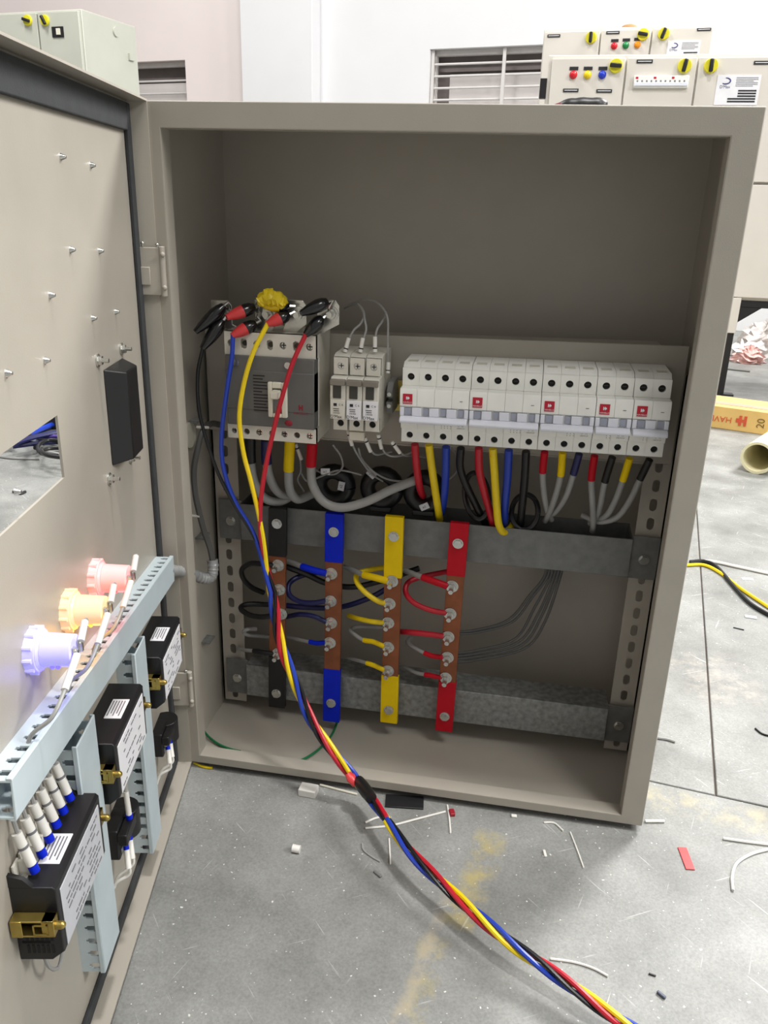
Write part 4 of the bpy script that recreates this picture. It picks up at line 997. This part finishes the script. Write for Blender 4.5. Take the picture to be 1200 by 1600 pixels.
strand('wire_offcut', C['black'], 'dark bent wire offcut on the bright floor', [(1180,1138),(1190,1146),(1202,1150)], .0012)
strand('wire_offcut', C['grey'], 'thin grey wire offcut behind the enclosure', [(1090,565),(1130,575),(1172,580)], .004)
strand('cable_tie_strip', CREAM, 'pale cable tie running out from under the enclosure', [(500,1226),(530,1234),(558,1241)], .0012)
strand('wire_offcut', C['yellow'], 'small yellow wire end under the hinge corner', [(303,1192),(318,1198),(332,1200)], .0014)
strand('wire_offcut', C['white'], 'pale straight scrap on the shaded floor', [(608,1310),(610,1350)], .0008)
c0 = [(1078,878),(1100,877),(1120,886),(1150,920),(1175,945),(1215,968)]
strand('floor_cord', C['black'], 'black cord snaking out from behind the enclosure', c0, .0035, 'cord')
strand('floor_cord', C['yellow'], 'yellow cord lying along the black cord', [(1072,883),(1100,883),(1125,895),(1155,918),(1180,935),(1215,958)], .0030, 'cord')
strand('floor_cord', C['white'], 'white cord running beside the black cord', [(1078,878),(1110,877),(1150,885),(1210,898)], .0030, 'cord')
# beyond the enclosure: tube, carton, rubbish
c = az(1180, 742, ZF); R_ = .041; ax_ = V((.55, 1, 0)).normalized()
p = V((c.x, c.y+.01, ZF+R_)); mbo = MB(); n = 28; L_ = .26
sd = ax_.cross(ZZ).normalized(); vs_ = []; fs_ = []
for k in range(n):
    w = 2*math.pi*k/n; d = sd*math.cos(w)+ZZ*math.sin(w)
    vs_ += [p+d*R_, p+d*R_*.84, p+ax_*L_+d*R_, p+ax_*L_+d*R_*.84]
for k in range(n):
    j = (k+1) % n
    fs_ += [(4*k, 4*j, 4*j+1, 4*k+1)[::-1], (4*k, 4*k+2, 4*j+2, 4*j)[::-1], (4*k+1, 4*j+1, 4*j+3, 4*k+3)[::-1], (4*k+2, 4*k+3, 4*j+3, 4*j+2)[::-1]]
fs_.append(tuple(4*k+3 for k in range(n)))  # unseen rear cap, added to keep light out of the bore
o = mbo.raw(vs_, fs_).build('cardboard_tube', mat('yellow_cardboard_tube', (236, 228, 188), .7, 0, .06, 20)); tag(o, 'hollow pale yellow tube lying on the floor beside the carton', 'tube')
a = az(1112, 668, ZF); b = az(1195, 680, ZF); ex = (b-a); ex.z = 0; ex.normalize(); ey = V((-ex.y, ex.x, 0))
KF = Fr((a.x, a.y, ZF), ex, ey, ZZ)
bx = thing('carton', 'yellow and red printed carton lying flat on the floor', 'carton', KF(0, .1, 0))
MB(KF).box(-.22, .155, 0, .16, 0, .068).build('box', mat('yellow_carton', (224, 186, 112), .6, 0, .08, 12), bx, bevel=.002)
mb = MB(); text(mb, 'HAVELLS', KF(.004, -.0012, .031), -KF.x, -KF.z, .025, 1.0); mb.build('lettering', mat('orange_red_print', (206, 84, 52), .6), bx, smooth=False)
mb = MB(KF)
mb.box(.072, .080, -.0013, -.0008, .018, .048).box(.086, .094, -.0013, -.0008, .018, .048).box(.080, .086, -.0013, -.0008, .029, .037).box(.064, .072, -.0013, -.0008, .027, .039)
mb.build('logo', mat('orange_red_print', (206, 84, 52), .6), bx, smooth=False)
mb = MB(); text(mb, '20', KF(.134, -.0012, .033), KF.z, -KF.x, .030)
mb.build('size_number', mat('olive_print', (120, 96, 36), .6), bx, smooth=False)
MB(KF).box(-.1, .155, .03, .07, .0676, .0692).build('red_band', mat('pale_red_band', (226, 150, 130), .6), bx)
# crumpled plastic bags under the stand
def bag(label, px, py, sx, sy, sz, m, seed):
    c = az(px, py, ZF); rnd = random.Random(seed); vs = []; fs = []; n, k_ = 26, 12
    off = [[rnd.uniform(.72, 1.12) for _ in range(n)] for _ in range(k_+1)]
    for i in range(k_+1):
        th = math.pi/2*i/k_
        for j in range(n):
            w = 2*math.pi*j/n; q = off[i][j]*(1-.25*abs(math.sin(3*w+i)))
            vs.append((c.x+sx*q*math.cos(th)*math.cos(w), c.y+sy*q*math.cos(th)*math.sin(w), ZF+max(0, sz*math.sin(th)*(.75+.35*off[i][j]*math.cos(2*w+seed)**2)) if i else ZF))
    for i in range(k_):
        for j in range(n): fs.append((i*n+j, i*n+(j+1) % n, (i+1)*n+(j+1) % n, (i+1)*n+j))
    o = MB().raw(vs, fs).build('plastic_bag', m, smooth=False); return tag(o, label, 'plastic bag')
bag('crumpled white plastic bag under the panel stand', 1190, 556, .17, .14, .15, mat('white_plastic_film', (232, 228, 226), .3, 0, .08, 25), 3)
bag('crumpled pale pink plastic bag under the panel stand', 1168, 566, .085, .07, .07, mat('pink_plastic_film', (232, 190, 184), .3, 0, .12, 25), 5)

# ------------------------------------------------------------------ other panels in the hall
YEL = mat('yellow_rotary_plate', (226, 216, 40), .4); BLK = BLACKP
def rotary(parent, fr, x, z, ang, r=.022):
    p = MB(fr).cone((x, 0, z), (x, -.010, z), r, r*.92, 20).build('rotary_handle', YEL, parent)
    c, s_ = math.cos(ang), math.sin(ang); HF_ = Fr(fr(x, -.010, z), fr.x*c+ZZ*s_, fr.y, fr.x*-s_+ZZ*c)
    MB(HF_).box(-r*.28, r*.28, -.012, 0, -r*.85, r*.85).build('rotary_knob', BLK, p, bevel=.003)
def nameplate(parent, fr, x, z, w=.05, h=.010):
    p = MB(fr).box(x-w/2, x+w/2, -.0025, 0, z-h/2, z+h/2).build('nameplate', INK, parent)
    MB(fr).box(x-w*.42, x+w*.42, -.0032, -.0024, z-h*.08, z+h*.12).build('nameplate_print', WHITEL, p)
def pilot(parent, fr, x, z, c):
    p = MB(fr).cyl((x, 0, z), (x, -.005, z), .0125, 16).build('pilot_light', mat('pilot_'+c, {'red': (206, 26, 40), 'yellow': (236, 206, 20), 'blue': (24, 56, 190), 'green': (20, 130, 70), 'orange': (240, 150, 20)}[c], .25), parent)
    MB(fr).ball((x, -.005, z), .0115, (1, .8, 1)).build('pilot_lens', mat('pilot_'+c, (0, 0, 0)), p)
    MB(fr).box(x-.014, x+.014, -.002, 0, z+.014, z+.024).build('pilot_tag', INK, parent)
def rating(parent, fr, x0, x1, z0, z1):
    p = MB(fr).box(x0, x1, -.002, 0, z0, z1).build('rating_plate', WHITEL, parent); w = x1-x0; h = z1-z0
    mb = MB(); text(mb, "D'Max", fr(x0+w*.2, -.0026, z1-h*.40), fr.x, ZZ, h*.14)
    mb.tube_r([fr(x0+w*(.2+.11*math.cos(q)), -.0026, z1-h*.2+h*.10*math.sin(q)) for q in [(-2.2+.32*k) for k in range(13)]], [.0012+.0008*math.sin(k/12*math.pi) for k in range(13)], 5)
    mb.build('rating_logo', mat('indigo_ink', (50, 50, 110), .6), p, smooth=False)
    mb = MB(fr)
    for k in range(6): mb.box(x0+w*.44, x1-w*.06-(.1*w if k % 3 == 2 else 0), -.0028, -.0018, z1-h*(.10+.055*k), z1-h*(.085+.055*k))
    mb.build('rating_text', INKG, p, smooth=False)
    for k in range(5):
        zz = z1-h*(.52+.09*k)
        MB(fr).box(x0+w*(.30 if k > 2 else .52), x1-w*.06, -.0028, -.0018, zz-h*.03, zz+h*.022).build('rating_bar', INK, p)
pf0 = wall_frame(2.40, -3)
def wl2(px, py, fr): return wl(px, py, fr)
FP = Fr(pf0[0], pf0[1], pf0[2])
s0, zt = wl(862, 86, pf0); s1 = s0+1.5; zb_ = wl(1160, 470, pf0)[1]
pn = thing('switchboard', 'pale multi-door control panel on black stand with red, yellow and blue lamps', 'control panel', FP(s0+.75, .1, ZF))
MB(FP).box(s0-.010, s1, .004, .30, zb_, zt).build('body', PAINTB, pn, bevel=.003)
sp1 = wl(980, 86, pf0)[0]; sp2 = wl(1092, 85, pf0)[0]; zmid = wl(1190, 287, pf0)[1]
for a_, b_ in ((s0+.004, sp1-.003), (sp1+.003, sp2-.003), (sp2+.003, s1-.004)):
    MB(FP).box(a_, b_, -.012, .004, zmid+.004, zt-.012).build('door', PAINTB, pn, bevel=.002)
for a_, b_ in ((s0+.004, sp2-.02), (sp2-.014, s1-.004)): MB(FP).box(a_, b_, -.012, .004, zb_+.012, zmid-.004).build('door', PAINTB, pn, bevel=.002)
FPd = Fr(FP(0, -.012, 0), FP.x, FP.y)
for px, py, c_ in ((896,118,'red'), (918,118,'yellow'), (941,118,'blue')): pilot(pn, FPd, *wl(px, py, pf0), c_)
for px, py, an in ((962,104,1.5), (1069,104,-.15), (1110,104,0)): rotary(pn, FPd, *wl(px, py, pf0), an)
for px, py in ((1007,97),(1190,99),(892,142),(944,143)): nameplate(pn, FPd, *wl(px, py, pf0))
x_, z_ = wl(1032, 129, pf0)
w_ = MB(FPd).box(x_-.085, x_+.085, -.010, 0, z_-.018, z_+.018).build('breaker_window', WHITEP, pn, bevel=.002)
MB(FPd).box(x_-.083, x_+.083, -.014, -.010, z_-.012, z_-.004).build('breaker_levers', LEVER, w_)
for k in range(11): MB(FPd).box(x_-.076+k*.0145, x_-.071+k*.0145, -.011, -.0095, z_-.001, z_+.004).build('breaker_mark', MGREY, w_)
for k in range(3): MB(FPd).box(x_-.080+k*.056, x_-.072+k*.056, -.0108, -.0095, z_+.008, z_+.014).build('breaker_logo', REDLBL, w_)
xa_, z1_ = wl(1121, 118, pf0); xb_, z0_ = wl(1181, 165, pf0); rating(pn, FPd, xa_, xb_, z0_, z1_)
x_, z_ = wl(853, 138, pf0)
MB(FP).box(s0-.030, s0-.008, .0, .03, z_-.03, z_+.03).build('side_latch', BLACKP, pn)
# stand
ce = wl(1157, 470, pf0)[0]; zc_ = wl(1147, 520, pf0)[1]; wleg = .020
MB(FP).box(ce-.075, ce, -.014, .004, zc_, zb_+.01).build('side_cladding', PAINTB, pn, bevel=.002)
for xx, yy in ((ce-wleg-.004, -.010), (s0+.02, .27), (s1-.03, -.010), (s1-.03, .27)):
    MB(FP).box(xx, xx+wleg, yy, yy+wleg, ZF, zc_ if xx > s0+.1 and xx < s1-.1 else zb_).build('stand_leg', BLACKP, pn)
MB(FP).box(ce-.010, ce+.030, -.016, .020, ZF, ZF+.006).build('stand_foot', BLACKP, pn)
MB(FP).box(ce, s1-.01, .0, .02, zb_-.022, zb_).build('stand_rail', BLACKP, pn)
MB(FP).prism([(ce, zb_-.02), (ce+.075, zb_-.02), (ce, zb_-.075)], .0, .01, 'y').build('stand_gusset', BLACKP, pn)
# rear panel
pr0 = wall_frame(3.10, -8); RP = Fr(pr0[0], pr0[1], pr0[2])
s0, zt = wl(850, 46, pr0); s1 = wl(1118, 40, pr0)[0]
pr = thing('switchboard', 'pale three-door control panel standing behind the one with blue lamp', 'control panel', RP((s0+s1)/2, .1, ZF))
MB(RP).box(s0, s1, .004, .30, ZF, zt).build('body', PAINTB, pr, bevel=.003)
q1, q2 = wl(940, 44, pr0)[0], wl(1020, 42, pr0)[0]
for a_, b_ in ((s0+.006, q1-.003), (q1+.003, q2-.003), (q2+.003, s1-.006)): MB(RP).box(a_, b_, -.012, .004, .60, zt-.012).build('door', PAINTB, pr, bevel=.002)
RPd = Fr(RP(0, -.012, 0), RP.x, RP.y)
for px, py, an in ((924,60,0), (1005,55,1.4), (1037,54,-.3)): rotary(pr, RPd, *wl(px, py, pr0), an)
for px, py in ((866,57),(958,52),(1100,47)): nameplate(pr, RPd, *wl(px, py, pr0))
for px, py, c_ in ((960,73,'red'), (978,72,'green'), (996,71,'orange')): pilot(pr, RPd, *wl(px, py, pr0), c_)
xa_, z1_ = wl(1044, 65, pr0); xb_, z0_ = wl(1090, 100, pr0); rating(pr, RPd, xa_, xb_, z0_, z1_)
x_, z_ = wl(982, 39, pr0)
o = MB(RP).ball((x_, .06, zt+.008), .03, (1, .5, .4)).build('brown_wrapping', mat('brown_paper', (172, 128, 88), .7)); tag(o, 'small brown wrapped bundle on top of the rear panel', 'bundle')
PAINTL = mat('pale_green_grey_panel_paint', (190, 192, 180), .45, 0, .03, 8)
# left panel
pl0 = wall_frame(3.00, -9); LP = Fr(pl0[0], pl0[1], pl0[2])
q0, q1, zt = wl(60, 17, pl0)[0], wl(126, 14, pl0)[0], wl(100, 15, pl0)[1]
lpn = thing('switchboard', 'tall pale control panel beside the small window with yellow rotary handles', 'control panel', LP(q0, .2, ZF))
MB(LP).box(q0-.9, q1, .004, .42, ZF, zt).build('body', PAINTL, lpn, bevel=.003)
for a_, b_ in ((q0-.42, q0-.004), (q0+.004, q1-.006)): MB(LP).box(a_, b_, -.014, .004, .5, zt-.010).build('door', PAINTL, lpn, bevel=.002)
LPd = Fr(LP(0, -.014, 0), LP.x, LP.y)
for px, py, an in ((47,33,1.3), (74,33,.5)): rotary(lpn, LPd, *wl(px, py, pl0), an, .024)
x_, z_ = wl(94, 51, pl0)
w_ = MB(LPd).box(x_-.032, x_+.032, -.004, 0, z_-.022, z_+.022).build('switch_window', BLACKP, lpn); MB(LPd).box(x_-.004, x_+.016, -.010, -.004, z_-.012, z_+.014).build('switch_lever', CREAM, w_)
MB(LP).box(q1-.001, q1+.012, .34, .38, zt-.16, zt-.13).build('side_hinge', PAINTL, lpn)
MB(LP).cyl((q1-.001, .25, zt-.05), (q1+.008, .25, zt-.05), .022, 16).build('lifting_boss', PAINTL, lpn)
# wires piled behind the door, seen through the cut-out
rnd = random.Random(11)
base = az(60, 700, ZF)
cols = ['blue', 'black', 'navy', 'black', 'purple', 'blue', 'black', 'grey', 'navy', 'black']
wl_lab = ['thick {} wire of the tangle behind the door', ]
names = ['blue', 'black', 'navy', 'sagging black', 'violet', 'upper blue', 'coiled black', 'grey', 'lower navy', 'outer black']
paths = {0: [(0,694),(30,688),(60,672),(100,660)], 1: [(0,690),(40,680),(80,690),(120,690)], 2: [(20,693),(50,684),(90,676),(130,672)], 3: [(55,700),(58,690),(75,684),(110,690)], 4: [(30,690),(60,683),(95,682),(130,684)],
         5: [(10,690),(50,676),(85,662),(120,650)], 6: [(90,712),(64,708),(60,696),(75,688),(100,690),(130,700)], 7: [(100,712),(70,704),(64,694),(80,690),(120,700)], 8: [(20,697),(60,692),(100,690),(140,690)], 9: [(110,716),(76,712),(66,704),(90,700),(130,706)]}
for k in range(10):
    wire('tangled_wire', C[cols[k]], '{} wire in the tangle on the floor behind the door'.format(names[k]), [az(x, y, ZF+.008+.006*((k*3) % 7)) for x, y in paths[k]], .007 if k in (0, 2, 5, 8) else .005, 'tangle of wires behind the door')
c = az(95, 672, ZF)
o = MB().box(c.x-.25, c.x+.5, c.y, c.y+.3, ZF, ZF+.05).build('cable_tray', mat('black_cable_heap', (22, 22, 26), .6, 0, .4, 60)); tag(o, 'dark tray holding the wire tangle behind the door', 'tray')
o = MB().tube([az(12, 688, ZF+.012), az(17, 694, ZF+.02), az(22, 699, ZF+.010)], .006, 8).build('white_tie', C['white']); tag(o, 'white cable tie around the wire tangle behind the door', 'cable tie')
strand('wire_offcut', C['grey'], 'thin grey wire on the floor seen through the door cut-out', [(-10,712),(20,716),(62,717)], .003)
strand('wire_offcut', C['black'], 'small dark loop of wire seen through the door cut-out', [(20,769),(28,767),(32,771),(40,768)], .003)
# bundle of black leads lying on top of the enclosure
zt = H+.0005
o = MB(); p0 = at(900, 150, .10); p1 = at(950, 151, .10)
LB = thing('lead_bundle', 'black taped lead bundle lying on top of the enclosure', 'lead bundle', (p0.x, .1, zt))
pts = [V((p0.x-.012, .13, zt+.009)), V((p0.x+.004, .13, zt+.0105)), V((p0.x+.022, .13, zt+.0105)), V((p1.x, .13, zt+.008))]
MB().tube_r(smooth_path(pts, 5), [(.0062, .0075, .0082, .0084, .0080, .0083, .0086, .0082, .0080, .0084, .0085, .0080, .0076, .0070, .0060, .0042)[k] for k in range(16)], 12).build('taped_part', TAPEB, LB)
MB().tube_r([V((p0.x-.022, .13, zt+.0065)), V((p0.x-.010, .13, zt+.0085))], [.005, .0072], 10).build('red_tape', mat('dark_red_tape', (110, 22, 40), .5), LB)
for k in range(4):
    q = at(842-8*k, 157, .13)
    MB().tube([V((p0.x-.020, .13, zt+.006+.001*k)), V((p0.x-.034, .132+.003*k, zt+.0045)), V((q.x, .14+.004*k, zt+.0022))], .0016, 6).build('lead', C[('black', 'grey', 'black', 'navy')[k]], LB)
